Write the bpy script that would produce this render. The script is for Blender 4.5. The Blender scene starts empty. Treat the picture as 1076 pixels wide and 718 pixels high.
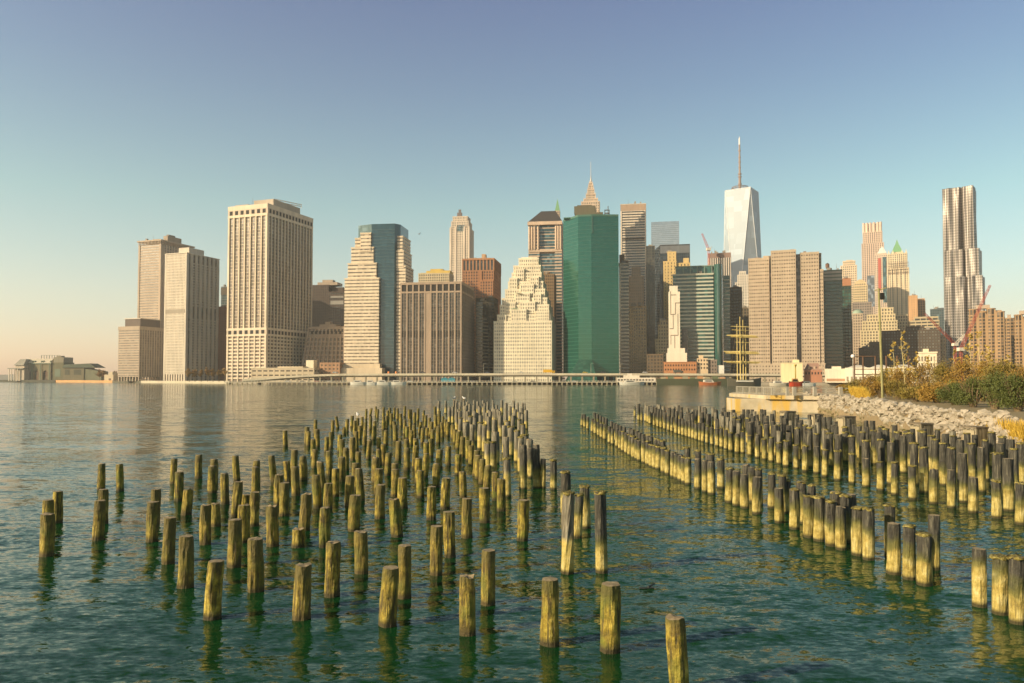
import bpy, math, random
from mathutils import Vector, Matrix, noise as mnoise

rnd = random.Random(7)
S = bpy.context.scene
COL = S.collection
R = math.radians

# ---------------------------------------------------------------- camera model
F, CX, CY = 785.0, 538.0, 373.0
PITCH = math.atan(26.0/F)
CAMH = 4.5
HZ = 399.0
FW = Vector((0, math.cos(PITCH), math.sin(PITCH)))
UP = Vector((0, -math.sin(PITCH), math.cos(PITCH)))
CAM = Vector((0, 0, CAMH))

def ray(px, py):
    return FW + Vector(((px-CX)/F, 0, 0)) + UP*((CY-py)/F)
def at(px, py, Y):
    d = ray(px, py); return CAM + d*(Y/d.y)
def ground(px, py, z=0.0):
    d = ray(px, py); return CAM + d*((z-CAMH)/d.z)
def XA(px, Y, py=399.0): return at(px, py, Y).x
def ZA(py, Y): return at(538, py, Y).z
def project(p):
    d = Vector(p)-CAM; w = d.dot(FW)
    return CX+F*d.x/w, CY-F*d.dot(UP)/w

# ---------------------------------------------------------------- object helpers
def tag(o, label=None, cat=None, group=None, kind=None):
    if label: o['label'] = label
    if cat: o['category'] = cat
    if group: o['group'] = group
    if kind: o['kind'] = kind
    return o
def empty(name, loc, rz=0.0):
    o = bpy.data.objects.new(name, None); COL.objects.link(o)
    o.location = loc; o.rotation_euler = (0, 0, rz); o.empty_display_size = .5
    return o
class MB:
    def __init__(s): s.v = []; s.f = []; s.m = []; s.mi = 0; s.smooth = False
    def quad(s, *idx): s.f.append(tuple(idx)); s.m.append(s.mi)
    def box(s, x0, x1, y0, y1, z0, z1):
        n = len(s.v)
        s.v += [(x0,y0,z0),(x1,y0,z0),(x1,y1,z0),(x0,y1,z0),(x0,y0,z1),(x1,y0,z1),(x1,y1,z1),(x0,y1,z1)]
        for q in ((0,3,2,1),(4,5,6,7),(0,1,5,4),(1,2,6,5),(2,3,7,6),(3,0,4,7)): s.quad(*[n+i for i in q])
    def hexa(s, pts):           # 8 points: bottom 4 ccw, top 4 ccw
        n = len(s.v); s.v += [tuple(p) for p in pts]
        for q in ((0,3,2,1),(4,5,6,7),(0,1,5,4),(1,2,6,5),(2,3,7,6),(3,0,4,7)): s.quad(*[n+i for i in q])
    def prism(s, poly, z0, z1, top=None, cap=True):
        top = top or poly; n = len(s.v); k = len(poly)
        s.v += [(x, y, z0) for x, y in poly] + [(x, y, z1) for x, y in top]
        for i in range(k):
            j = (i+1) % k; s.quad(n+i, n+j, n+k+j, n+k+i)
        if cap:
            s.f.append(tuple(n+k+i for i in range(k))); s.m.append(s.mi)
            s.f.append(tuple(n+k-1-i for i in range(k))); s.m.append(s.mi)
    def tube(s, a, b, r0, r1=None, seg=8, cap=True):
        a = Vector(a); b = Vector(b); r1 = r0 if r1 is None else r1
        d = (b-a); d.normalize()
        u = d.orthogonal().normalized(); w = d.cross(u); n = len(s.v)
        for c, r in ((a, r0), (b, r1)):
            for i in range(seg):
                t = 2*math.pi*i/seg; s.v.append(tuple(c + (u*math.cos(t)+w*math.sin(t))*r))
        for i in range(seg):
            j = (i+1) % seg; s.quad(n+i, n+j, n+seg+j, n+seg+i)
        if cap:
            s.f.append(tuple(n+seg+i for i in range(seg))); s.m.append(s.mi)
            s.f.append(tuple(n+seg-1-i for i in range(seg))); s.m.append(s.mi)
    def sheet(s, pts, z):
        n = len(s.v); s.v += [(x, y, z) for x, y in pts]
        s.f.append(tuple(range(n, n+len(pts)))); s.m.append(s.mi)
    def blob(s, c, r, seed, sub=1, rough=.25):
        base, faces = ICO[sub]; n = len(s.v); c = Vector(c); q = random.Random(seed)
        o = Vector((q.uniform(-99, 99), q.uniform(-99, 99), q.uniform(-99, 99)))
        rr = Vector(r) if not isinstance(r, float) else Vector((r, r, r))
        M = Matrix.Rotation(q.uniform(0, 6.28), 3, 'Z') @ Matrix.Rotation(q.uniform(-.5, .5), 3, 'X')
        for p in base:
            d = 1 + rough*2*mnoise.noise(p*1.4+o)
            s.v.append(tuple(c + M @ Vector((p.x*rr.x*d, p.y*rr.y*d, p.z*rr.z*d))))
        for f in faces: s.quad(*[n+i for i in f])
    def build(s, name, mats, parent=None, loc=None, off=None):
        me = bpy.data.meshes.new(name)
        v = s.v if off is None else [(x-off[0], y-off[1], z-off[2]) for x, y, z in s.v]
        me.from_pydata(v, [], s.f)
        mats = mats if isinstance(mats, (list, tuple)) else [mats]
        for m in mats: me.materials.append(m)
        if len(mats) > 1: me.polygons.foreach_set('material_index', s.m)
        if s.smooth: me.polygons.foreach_set('use_smooth', [True]*len(me.polygons))
        me.update()
        o = bpy.data.objects.new(name, me); COL.objects.link(o)
        if parent: o.parent = parent
        if off is not None: o.location = off
        if loc is not None: o.location = loc
        return o

import bmesh
ICO = {}
for sub in (1, 2, 3):
    b = bmesh.new(); bmesh.ops.create_icosphere(b, subdivisions=sub, radius=1)
    b.verts.ensure_lookup_table()
    ICO[sub] = ([v.co.copy() for v in b.verts], [tuple(v.index for v in f.verts) for f in b.faces]); b.free()

# ---------------------------------------------------------------- materials
class NT:
    def __init__(s, name):
        s.mat = bpy.data.materials.new(name); s.mat.use_nodes = True
        s.t = s.mat.node_tree; s.b = s.t.nodes['Principled BSDF']
    def n(s, typ, **kw):
        nd = s.t.nodes.new(typ)
        for k, v in kw.items():
            if k in nd.inputs: nd.inputs[k].default_value = v
            else: setattr(nd, k, v)
        return nd
    def l(s, a, b): s.t.links.new(a, b)
    def mix(s, fac, a, b, blend='MIX'):
        m = s.t.nodes.new('ShaderNodeMix'); m.data_type = 'RGBA'; m.blend_type = blend
        for sock, val in ((m.inputs[0], fac), (m.inputs[6], a), (m.inputs[7], b)):
            if hasattr(val, 'links'): s.l(val, sock)
            else: sock.default_value = val if not isinstance(val, tuple) else (*val, 1)[:4]
        return m.outputs[2]
    def math(s, op, a, b=None, c=None, clamp=False):
        m = s.t.nodes.new('ShaderNodeMath'); m.operation = op; m.use_clamp = clamp
        for i, val in enumerate((a, b, c)):
            if val is None: continue
            if hasattr(val, 'links'): s.l(val, m.inputs[i])
            else: m.inputs[i].default_value = val
        return m.outputs[0]
    def ramp(s, fac, pts):
        r = s.t.nodes.new('ShaderNodeValToRGB'); e = r.color_ramp.elements
        while len(e) < len(pts): e.new(.5)
        for i, (p, c) in enumerate(pts):
            e[i].position = p; e[i].color = (*c, 1) if isinstance(c, tuple) else (c, c, c, 1)
        s.l(fac, r.inputs[0]); return r.outputs[0]
    def noise(s, scale, vec=None, detail=4, rough=.55, dim='3D'):
        nd = s.t.nodes.new('ShaderNodeTexNoise'); nd.noise_dimensions = dim
        nd.inputs['Scale'].default_value = scale; nd.inputs['Detail'].default_value = detail
        nd.inputs['Roughness'].default_value = rough
        if vec is not None: s.l(vec, nd.inputs['Vector'])
        return nd.outputs['Fac']
    def objco(s, scale=(1, 1, 1)):
        tc = s.t.nodes.new('ShaderNodeTexCoord'); mp = s.t.nodes.new('ShaderNodeMapping')
        mp.inputs['Scale'].default_value = scale; s.l(tc.outputs['Object'], mp.inputs[0]); return mp.outputs[0]
    def pos(s):
        return s.t.nodes.new('ShaderNodeNewGeometry').outputs['Position']
    def setc(s, c): s.l(c, s.b.inputs['Base Color'])
    def bump(s, h, strength=.5, dist=.1):
        bp = s.t.nodes.new('ShaderNodeBump'); bp.inputs['Strength'].default_value = strength
        bp.inputs['Distance'].default_value = dist; s.l(h, bp.inputs['Height'])
        s.l(bp.outputs[0], s.b.inputs['Normal'])
MATS = {}
def wall(c, rough=.85, var=.16, key=None):
    """masonry or metal cladding: base colour with weathering patches and soft vertical streaks"""
    k = ('wall', c, rough, var)
    if k in MATS: return MATS[k]
    t = NT('masonry'); lo = tuple(x*(1-var) for x in c); hi = tuple(min(1, x*(1+var)) for x in c)
    n1 = t.noise(.06, t.objco((1, 1, .35)), 5, .6); n2 = t.noise(.5, t.objco((1, 1, .08)), 3, .6)
    f = t.math('ADD', t.math('MULTIPLY', n1, .6), t.math('MULTIPLY', n2, .4))
    t.setc(t.ramp(f, [(.35, lo), (.65, hi)])); t.b.inputs['Roughness'].default_value = rough
    MATS[k] = t.mat; return t.mat
def glass(c, rough=.12, bay=3.0, floor=3.8, spread=.6, metallic=0.0, spec=.5):
    """window glazing: each pane its own tone (blinds and interiors behind the glass)"""
    k = ('glass', c, rough, bay, floor, spread, metallic)
    if k in MATS: return MATS[k]
    t = NT('window_glass')
    v = t.t.nodes.new('ShaderNodeVectorMath'); v.operation = 'SNAP'
    t.l(t.objco(), v.inputs[0]); v.inputs[1].default_value = (bay, bay, floor)
    w = t.t.nodes.new('ShaderNodeTexWhiteNoise'); w.noise_dimensions = '3D'; t.l(v.outputs[0], w.inputs[0])
    hi = tuple(min(.7, x*(1+spread*3)+.02*spread) for x in c); lo = tuple(x*(1-spread*.5) for x in c)
    t.setc(t.ramp(w.outputs[0], [(0, lo), (.6, c), (1, hi)]))
    r = t.math('MULTIPLY_ADD', w.outputs[0], .1, rough); t.l(r, t.b.inputs['Roughness'])
    t.b.inputs['Metallic'].default_value = metallic
    t.b.inputs['IOR'].default_value = 1.6
    MATS[k] = t.mat; return t.mat
def plain(name, c, rough=.6, metallic=0.0, var=.12, scale=3.0):
    k = ('plain', name, c)
    if k in MATS: return MATS[k]
    t = NT(name); n1 = t.noise(scale, t.objco(), 4)
    t.setc(t.ramp(n1, [(.3, tuple(x*(1-var) for x in c)), (.7, tuple(min(1, x*(1+var)) for x in c))]))
    t.b.inputs['Roughness'].default_value = rough; t.b.inputs['Metallic'].default_value = metallic
    MATS[k] = t.mat; return t.mat

# ---------------------------------------------------------------- world, sun, camera
SUN_AZ = Vector((-.925, -.38, 0)).normalized()     # direction towards the sun
SUN_EL = R(21)
def make_world():
    w = bpy.data.worlds.new('World'); S.world = w; w.use_nodes = True
    nt = w.node_tree; bg = nt.nodes['Background']
    sky = nt.nodes.new('ShaderNodeTexSky'); sky.sky_type = 'NISHITA'; sky.sun_disc = False
    sky.sun_elevation = SUN_EL
    sky.sun_rotation = math.atan2(SUN_AZ.x, SUN_AZ.y)
    sky.air_density = 1.0; sky.dust_density = 1.0; sky.ozone_density = 2.0; sky.altitude = 0
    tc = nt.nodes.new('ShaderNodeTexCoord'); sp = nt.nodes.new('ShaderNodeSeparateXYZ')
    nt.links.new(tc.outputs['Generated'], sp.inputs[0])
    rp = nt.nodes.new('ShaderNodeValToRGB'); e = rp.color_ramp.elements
    pts = [(0.0, (1.72, 1.12, .92)), (.09, (1.42, 1.25, .98)), (.22, (1.08, 1.22, .92)), (.36, (.86, .93, .90)), (.46, (.74, .76, .88)), (.60, (.32, .36, .29))]  # last stop darkens the unseen upper sky to cut fill light
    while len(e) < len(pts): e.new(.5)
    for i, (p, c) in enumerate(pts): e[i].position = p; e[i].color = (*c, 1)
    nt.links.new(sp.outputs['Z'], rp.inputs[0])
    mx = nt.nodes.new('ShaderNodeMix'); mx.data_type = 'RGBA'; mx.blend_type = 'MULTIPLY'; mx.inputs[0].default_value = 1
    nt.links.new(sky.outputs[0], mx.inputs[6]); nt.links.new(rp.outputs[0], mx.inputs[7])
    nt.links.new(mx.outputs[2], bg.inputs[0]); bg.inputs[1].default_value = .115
    ld = bpy.data.lights.new('sun', 'SUN'); ld.energy = 5.0; ld.angle = R(.5); ld.color = (1, .82, .56)
    o = bpy.data.objects.new('sun', ld); COL.objects.link(o)
    d = Vector((SUN_AZ.x*math.cos(SUN_EL), SUN_AZ.y*math.cos(SUN_EL), math.sin(SUN_EL)))
    o.rotation_euler = (-d).to_track_quat('-Z', 'Y').to_euler(); o.location = (0, 0, 600)
    cd = bpy.data.cameras.new('camera'); c = bpy.data.objects.new('camera', cd); COL.objects.link(c)
    c.location = CAM; c.rotation_euler = (math.pi/2+PITCH, 0, 0)
    cd.sensor_width = 36; cd.lens = 36*F/1076; cd.shift_y = 14/1076; cd.clip_end = 30000; cd.clip_start = .1
    S.camera = c
    S.view_settings.view_transform = 'Standard'; S.view_settings.look = 'None'
    S.view_settings.exposure = .52; S.view_settings.gamma = 1
    S.cycles.max_bounces = 6; S.cycles.diffuse_bounces = 2; S.cycles.glossy_bounces = 3
    S.cycles.volume_bounces = 1; S.cycles.transparent_max_bounces = 8
    S.cycles.sample_clamp_indirect = 4; S.cycles.caustics_reflective = False; S.cycles.caustics_refractive = False
    try: S.cycles.use_denoising = True
    except Exception: pass
make_world()

# ---------------------------------------------------------------- water
def make_water():
    t = NT('river_water')
    p = t.pos()
    def ncol(sx, sy, rot, detail=2, rough=.5):
        m = t.t.nodes.new('ShaderNodeMapping'); m.inputs['Scale'].default_value = (sx, sy, 1)
        m.inputs['Rotation'].default_value = (0, 0, rot); t.l(p, m.inputs[0])
        nd = t.t.nodes.new('ShaderNodeTexNoise'); nd.inputs['Scale'].default_value = 1; nd.inputs['Detail'].default_value = detail
        nd.inputs['Roughness'].default_value = rough; t.l(m.outputs[0], nd.inputs['Vector'])
        sb = t.t.nodes.new('ShaderNodeVectorMath'); sb.operation = 'SUBTRACT'; t.l(nd.outputs['Color'], sb.inputs[0]); sb.inputs[1].default_value = (.5, .5, .5)
        return sb.outputs[0], nd.outputs['Fac']
    def vm(op, a, b):
        m = t.t.nodes.new('ShaderNodeVectorMath'); m.operation = op
        for k, v in enumerate((a, b)):
            if hasattr(v, 'links'): t.l(v, m.inputs[k])
            else: m.inputs[k].default_value = v
        return m.outputs[0]
    a, _ = ncol(1.3, 2.9, .10); b, _ = ncol(5.5, 11.0, -.25, 3, .6); c, _ = ncol(.22, .65, .06); d, df = ncol(.010, .045, .03, 3, .6); e, ef = ncol(.05, .16, -.1, 2)
    lane = t.math('MULTIPLY_ADD', t.math('ADD', t.math('MULTIPLY', df, .6), t.math('MULTIPLY', ef, .4)), 3.2, -.62, clamp=False)
    sm = vm('ADD', vm('MULTIPLY', a, (.30, .50, 0)), vm('ADD', vm('MULTIPLY', b, (.42, .62, 0)), vm('MULTIPLY', c, (.16, .36, 0))))
    sc = t.t.nodes.new('ShaderNodeVectorMath'); sc.operation = 'SCALE'; t.l(sm, sc.inputs[0]); t.l(lane, sc.inputs['Scale'])
    nv = t.t.nodes.new('ShaderNodeVectorMath'); nv.operation = 'NORMALIZE'; t.l(vm('ADD', sc.outputs[0], (0, 0, 1)), nv.inputs[0])
    t.l(nv.outputs[0], t.b.inputs['Normal'])
    t.setc(t.mix(t.ramp(df, [(.38, 0.0), (.62, 1.0)]), (.004, .036, .009), (.009, .054, .017)))
    t.b.inputs['Roughness'].default_value = .06; t.b.inputs['IOR'].default_value = 1.33; t.b.inputs['Specular IOR Level'].default_value = .38; t.b.inputs['Specular Tint'].default_value = (.84, 1.0, .72, 1)
    m = MB(); m.sheet([(-6000, -300), (6000, -300), (6000, 6000), (-6000, 6000)], 0)
    tag(m.build('river_water', t.mat), kind='structure')
make_water()

# ---------------------------------------------------------------- pilings
def p_(t): return t.pos()
def pile_mats():
    def base(name, dark, light, lo, green):
        t = NT(name); p = t.pos(); s = t.t.nodes.new('ShaderNodeSeparateXYZ'); t.l(p, s.inputs[0]); z = s.outputs['Z']
        oi = t.t.nodes.new('ShaderNodeObjectInfo'); rn = oi.outputs['Random']
        ma = t.t.nodes.new('ShaderNodeMapping'); ma.inputs['Scale'].default_value = (14, 14, 1.6); t.l(p, ma.inputs[0])
        grain = t.noise(1.0, ma.outputs[0], 5, .65); spots = t.noise(5.0, p, 5, .65); big = t.noise(2.2, p, 2, .5)
        zz = t.math('ADD', z, t.math('MULTIPLY_ADD', big, .7, -.35))
        zz = t.math('ADD', zz, t.math('MULTIPLY_ADD', rn, .30, -.15))
        return t, z, zz, grain, spots, rn, big
    # (a) low cut stumps, covered in yellow green algae nearly to the top
    t, z, zz, g, sp, rn, big = base('mossy_wood', 0, 0, 0, 0)
    c = t.ramp(sp, [(.30, (.10, .075, .012)), (.46, (.28, .205, .02)), (.60, (.46, .35, .05)), (.74, (.58, .48, .15))])
    c = t.mix(t.ramp(g, [(.40, .9), (.54, 0.0)]), c, (.045, .036, .012))
    c = t.mix(t.ramp(big, [(.50, 0.0), (.66, .75)]), c, (.13, .15, .015))
    c = t.mix(t.ramp(t.noise(1.6, p_(t), 3, .6), [(.58, 0.0), (.66, .6)]), c, (.07, .045, .015))
    c = t.mix(t.ramp(zz, [(.72, 0.0), (1.05, .9)]), c, (.085, .075, .018))
    c = t.mix(t.ramp(z, [(.06, 1.0), (.17, 0.0)]), c, (.045, .035, .010))
    c = t.mix(t.math('MULTIPLY', rn, .4), c, (.17, .12, .03))
    t.setc(c); t.b.inputs['Roughness'].default_value = .8
    t.bump(t.math('ADD', t.math('MULTIPLY', g, 1.0), t.math('MULTIPLY', sp, .9)), 1.0, .06)
    A = t.mat
    # (b) tall tarred posts: dark weathered top, pale yellow barnacle zone below the tide line
    t, z, zz, g, sp, rn, big = base('tarred_wood', 0, 0, 0, 0)
    low = t.ramp(sp, [(.28, (.20, .14, .03)), (.45, (.38, .29, .07)), (.58, (.50, .40, .13)), (.74, (.58, .50, .24))])
    low = t.mix(t.ramp(g, [(.36, .6), (.48, 0.0)]), low, (.10, .08, .02))
    up = t.ramp(g, [(.34, (.018, .016, .011)), (.54, (.055, .050, .035)), (.72, (.19, .17, .115))])
    c = t.mix(t.ramp(zz, [(.60, 0.0), (.80, 1.0)]), low, up)
    gm = t.math('MULTIPLY', t.ramp(zz, [(.50, 0.0), (.68, 1.0)]), t.ramp(zz, [(.74, 1.0), (.98, 0.0)]))
    c = t.mix(t.math('MULTIPLY', gm, .7), c, (.10, .10, .012))
    c = t.mix(t.ramp(z, [(.05, 1.0), (.13, 0.0)]), c, (.05, .04, .010))
    t.setc(c); t.b.inputs['Roughness'].default_value = .75
    t.bump(t.math('ADD', t.math('MULTIPLY', g, 1.0), t.math('MULTIPLY', sp, .8)), 1.0, .06)
    B = t.mat
    # (c) grey bleached posts
    t, z, zz, g, sp, rn, big = base('bleached_wood', 0, 0, 0, 0)
    low = t.ramp(sp, [(.28, (.30, .22, .04)), (.5, (.44, .34, .09)), (.72, (.55, .46, .2))])
    up = t.ramp(g, [(.34, (.06, .052, .035)), (.52, (.17, .15, .10)), (.75, (.34, .31, .23))])
    c = t.mix(t.ramp(zz, [(.62, 0.0), (.85, 1.0)]), low, up)
    c = t.mix(t.ramp(z, [(.05, 1.0), (.13, 0.0)]), c, (.05, .04, .010))
    t.setc(c); t.b.inputs['Roughness'].default_value = .8
    t.bump(t.math('ADD', t.math('MULTIPLY', g, 1.0), t.math('MULTIPLY', sp, .4)), .9, .04)
    C = t.mat
    # end grain
    t = NT('end_grain'); n1 = t.noise(9, t.pos(), 5, .7)
    t.setc(t.ramp(n1, [(.3, (.12, .09, .045)), (.6, (.30, .23, .13)), (.8, (.42, .36, .22))])); t.b.inputs['Roughness'].default_value = .9
    E = t.mat
    t = NT('moss_cap'); n1 = t.noise(12, t.pos(), 5, .7)
    t.setc(t.ramp(n1, [(.32, (.05, .04, .012)), (.5, (.20, .16, .03)), (.72, (.50, .44, .18))])); t.b.inputs['Roughness'].default_value = .95
    t.bump(n1, 1, .05)
    return A, B, C, E, t.mat
PM = pile_mats()

def pile_geo(mb, base, top, r, seed, seg, rings, off, ragged=.035, twist=0.0, taper=.96):
    q = random.Random(seed); n0 = len(mb.v)
    o = Vector((q.uniform(-50, 50), q.uniform(-50, 50), q.uniform(-50, 50)))
    B = Vector(base); T = Vector(top); ax = T-B
    z0 = -.7; tt0 = z0/ax.z
    flat = q.uniform(.92, 1.04); fa = q.uniform(0, 3.14)
    for k in range(rings+1):
        t = tt0 + (1-tt0)*k/rings
        c = B + ax*t; c = c + Vector((mnoise.noise(o+Vector((0, 0, t*1.3))), mnoise.noise(o+Vector((5, 0, t*1.3))), 0))*(r*.10)
        for i in range(seg):
            a = 2*math.pi*i/seg + twist*t
            ca, sa = math.cos(a), math.sin(a)
            rr = r*(1.03+(taper-1.03)*max(0, t))
            rr *= 1 + .13*mnoise.noise(o+Vector((ca*1.2, sa*1.2, t*1.3))) + .10*mnoise.noise(o+Vector((ca*3.6, sa*3.6, t*3.0)))
            if twist: rr *= 1+.07*math.sin(7*(a-twist*t))
            zz = c.z
            if k == rings: zz += r*ragged*8*mnoise.noise(o+Vector((ca*1.5, sa*1.5, 9)))*.5; rr *= .95
            mb.v.append((c.x+ca*rr*(1 if abs(math.sin(a-fa)) > .5 else flat)-off[0], c.y+sa*rr-off[1], zz-off[2]))
    mb.mi = 0
    for k in range(rings):
        for i in range(seg):
            j = (i+1) % seg; a = n0+k*seg
            mb.quad(a+i, a+j, a+seg+j, a+seg+i)
    mb.mi = 1
    c = T; mb.v.append((c.x-off[0], c.y-off[1], c.z-off[2]+r*.04)); ci = len(mb.v)-1; a = n0+rings*seg
    for i in range(seg): mb.quad(a+i, a+(i+1) % seg, ci)
    mb.mi = 0
def cap_geo(mb, top, r, seed, off):
    q = random.Random(seed); seg = 12; n0 = len(mb.v); o = Vector((seed*1.7 % 77, 3, 5))
    for k, (zr, rr) in enumerate(((-.28, .97), (-.08, 1.10), (.10, .98), (.18, .5))):
        for i in range(seg):
            a = 2*math.pi*i/seg; ca, sa = math.cos(a), math.sin(a)
            d = r*rr*(1+.45*mnoise.noise(o+Vector((ca*2, sa*2, k*.4))))
            z = r*zr*.8 + r*.45*mnoise.noise(o+Vector((ca*3, sa*3, 7+k)))
            mb.v.append((top[0]+ca*d-off[0], top[1]+sa*d-off[1], top[2]+z-off[2]))
    for k in range(3):
        for i in range(seg):
            j = (i+1) % seg; a = n0+k*seg; mb.quad(a+i, a+j, a+seg+j, a+seg+i)
    mb.f.append(tuple(n0+3*seg+i for i in range(seg))); mb.m.append(0)

PILES = []   # dicts
def add_pile(x, yt, xb=None, yb=None, typ='A', k=None, d=None, row=None, pen=1.0, twist=0.0, look=None):
    if yb is None:
        if k is None: k = .762 if yt > 450 else .735
        yb = HZ + (yt-HZ)/k
    if xb is None: xb = x + (x-538)*.0015 + rnd.uniform(-.25, .25)
    B = ground(xb, yb, 0); T = at(x, yt, B.y)
    if d is None: d = rnd.uniform(.285, .34)
    PILES.append(dict(B=B, T=T, r=d/2, typ=typ, px=xb, py=yb, row=row, pen=pen, twist=twist, look=look))
def add_world(X, Y, H, typ, row=None, pen=1.0, d=None, lean=.03):
    d = d or rnd.uniform(.27, .33)
    B = Vector((X, Y, 0)); T = Vector((X+rnd.gauss(0, lean), Y+rnd.gauss(0, lean), H))
    px, py = project(B)
    PILES.append(dict(B=B, T=T, r=d/2, typ=typ, px=px, py=py, row=row, pen=pen, twist=0, look=None))

LEFT = """50.9,525.5 50,540,49,584 61,516.5,60,549.5 107,487.5 126,488,126,516 109,514.3 105.5,526,103.5,567 163.5,514.3
160.7,527.5,160,569 183,482.3 209,478.2 225,482.8 223.5,489.7 188.8,496 236,497.6,236.5,530 247.3,479,249,505.5 270,484.2 268.6,490.8
285,479,288,506.5 197.6,514.7,196,541 250.5,506.3,247,543 258.4,519.8,258,540 267.8,517.3,266.5,553 216,530.7,215.5,572 226,529.5,227,553
256.5,530.8,256,570 285.8,532,286.8,574 178.5,544,176.5,592 247,546,246,595.5 195.7,563.5,195,617 227,589.5,222.5,650 268.6,566.3,268.6,621
293.5,498.8,292,531 300.8,484.8,303,507 299.5,507.5,298.5,542 309.8,490.8,311,521 318.5,479.8,319,504 322,519,319.5,557 309.3,473 332,499.4,334,534
336.3,485.5,339,512 313.5,556,313,575 341.5,533.5,341,575 345.3,508,344.5,535 353,492.7,352.5,522 359.2,480.6,358.5,506 367.7,500.3,367,531
373.7,486.7 377,492.5,379,526 373.5,520.5,372,558 350.6,569.8,349,626 379,558.7,380,602 394.8,481.2 398,492.8,397.5,520 399.8,509.5,399,545
319.6,593.3,316.5,650 424.9,573,424.5,628 410.2,596.3,407.8,657 415.5,493.2,415,522 422.8,502.3,423.5,534 414.2,524.6,417.6,564
441.7,494.7,442,523 453.5,511.5,453.3,546 468.7,502.5,467.5,535 485.7,496,486.7,523 471.5,537.7,472.3,585 490.7,524,490.5,565 458.7,552.8,458.3,604
513,578,512.5,635 508.9,513,509.5,549 520.8,496.3,520.5,526 526.8,503.5,526.8,537 577.2,608.6,578,677 642,613.7,641,684 708.7,648.8,714,727 490.7,605.4,491,666
550.8,525.6,548.8,568 299.6,452.7,300,469 322.7,449 324.4,453.3,324,469 331.6,441.2 333.2,451.3,333.6,470 329,461.8 331,472.6,330.5,492 350,441.8
353.2,437.8,354.8,450 347.8,454 343.5,459.3,343,475 345.8,474.2,346,500 357.3,457 359.5,462 363.6,471,363.8,495 359.5,480.3 361.6,449,361.6,457 365,440.5,364.5,454
370.3,437,369.5,449 373,442.2 375.8,439.4 374.5,453.5,374.5,473 370.5,459.8,371,484 376.7,475 380.7,438.2 385,429.8 384,443.8 383.6,452 388.5,463,387,482
390.3,429.2,389,437 395,427.3 397,430,396.5,440 389.5,437.5 403,428,402.8,442 409.5,428.6 407.5,431.5 414.5,428.6 417.8,429.2,417.5,441 411.5,434.6 406.4,437.2
403,438 393.8,442.6 392.6,448,392.3,462 414,443,416,461 415.5,446.8 405.8,452.2,405.3,468 398,459.6,398.6,472 402.7,467.2,403,488 398,472,398.5,489
394.5,480.8,394,499 408.4,476.2,407.6,500 418.8,463.8,418.3,484 415.3,487.4 425.6,427,425,438 420.8,434.8,421.5,448 430,430.4 431.7,430.2 435.8,433.4
439.5,429.2,438.8,443 445.3,431.3 425.5,441.4 427.6,448.3,428,461 431,440.5 432.2,452.5,432,468 435.3,446.8 442.3,443.3,441.3,456 444.5,450,443.8,466 448.8,449.7,449,459
451.5,438.9 453.8,443.4,452.5,460 457,427.4,457.5,446 461.5,431.9,461.7,447 458,436.8 461,448.2,460.4,466 427.5,461.7 428,471,427.5,494 437,461 436.8,468.4,436,492
440,481.8 448,465 452.5,461.2 448,476.8,446,502 462,472.8,461.5,492 458.8,487.5,458,512 471.2,469.3,471,489 465.4,437.5,466,451 468.3,440.8,468,455 470.6,443.5,470.5,458
475.8,446.7,476,461 478,451.5,478,466 482,453.5,481,472 486.4,459.2,485.5,480 481.8,477.8,481,499 495.2,468.5,495,489 501.5,473.6,500,500 507.3,482.6,506.5,508 512.7,489.6,511.5,516
503,478.5,502.5,503 464.3,444,464.6,460 455,451.5,454.5,468 492.4,463,492,484 447.5,436.5,447,449 378.5,447.5,378,462"""
for tok in LEFT.split():
    a = [float(v) for v in tok.split(',')]
    add_pile(a[0], a[1], *(a[2:4] if len(a) > 2 else ()), typ='A')
# taller weathered posts at the head of the left field
TALL = """461.2,421.7 468.5,421 477,421 479.5,423.2 487.5,421 491,422.6 493.7,424.6 498.2,421 502,422 507.8,420.8 512.8,422.6 518,420.8 522,426 527.3,420.9
531,424.2 539.7,421.2 544,424.2 476,427.5 498,425.7 503.8,428 509,430.2 518.7,428 523.7,430.7 531,432 536,427.2 541,430.3 548.2,429 552.8,431.2 498.5,433.2
505,436.7 499,439.6 491,443.6 489.5,444.2 496,446.2 505,444.2 519.7,441.2 530,447.2 533.5,442.6 520.8,454 532,459.6 543.5,452.6 547.5,459.6 551.5,457.2 556.5,462
483.5,432 472.4,428 513.5,438 526,436.5 546,441 549.5,446 484,439.5 489.2,430.5 494.3,437.5 539,437 514,431 509.2,446.5 537,448.5"""
for tok in TALL.split():
    x, y = map(float, tok.split(',')); add_pile(x, y, typ='C', k=.62, d=rnd.uniform(.30, .42), pen=.8 if y < 440 else 1.0)
for x, y, xb, yb, ty, d, tw, lk in ((512.5, 465, 513, 493, 'C', .38, 0, 'split grey post with ragged crown'), (518.6, 464.5, 518.5, 497, 'B', .32, 0, None),
        (532.5, 482, 533.5, 522, 'C', .30, 0, 'grey post capped with white gull droppings'), (549.6, 468, 550, 514, 'B', .32, 0, None), (557.3, 471, 557.5, 502, 'B', .27, 0, None),
        (563.4, 467.6, 564, 513, 'B', .32, 0, None), (570.6, 482.4, 570.3, 513, 'B', .25, 0, None), (581.6, 483.3, 581.8, 514.5, 'B', .28, 0, None),
        (594.3, 496, 595, 541, 'B', .34, 0, 'dark post with whitened top'), (597.6, 518, 596.5, 602.5, 'C', .29, 1.3, 'tall grey post with spiral twisted grain'),
        (608.6, 520, 606.5, 565.5, 'B', .26, 0, None), (614.2, 511, 615, 555, 'B', .31, 0, None), (630.5, 517.3, 632, 601.5, 'B', .29, 0, 'tall dark post with overhanging mossy head')):
    add_pile(x, y, xb, yb, typ=ty, d=d, twist=tw, look=lk)

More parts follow.
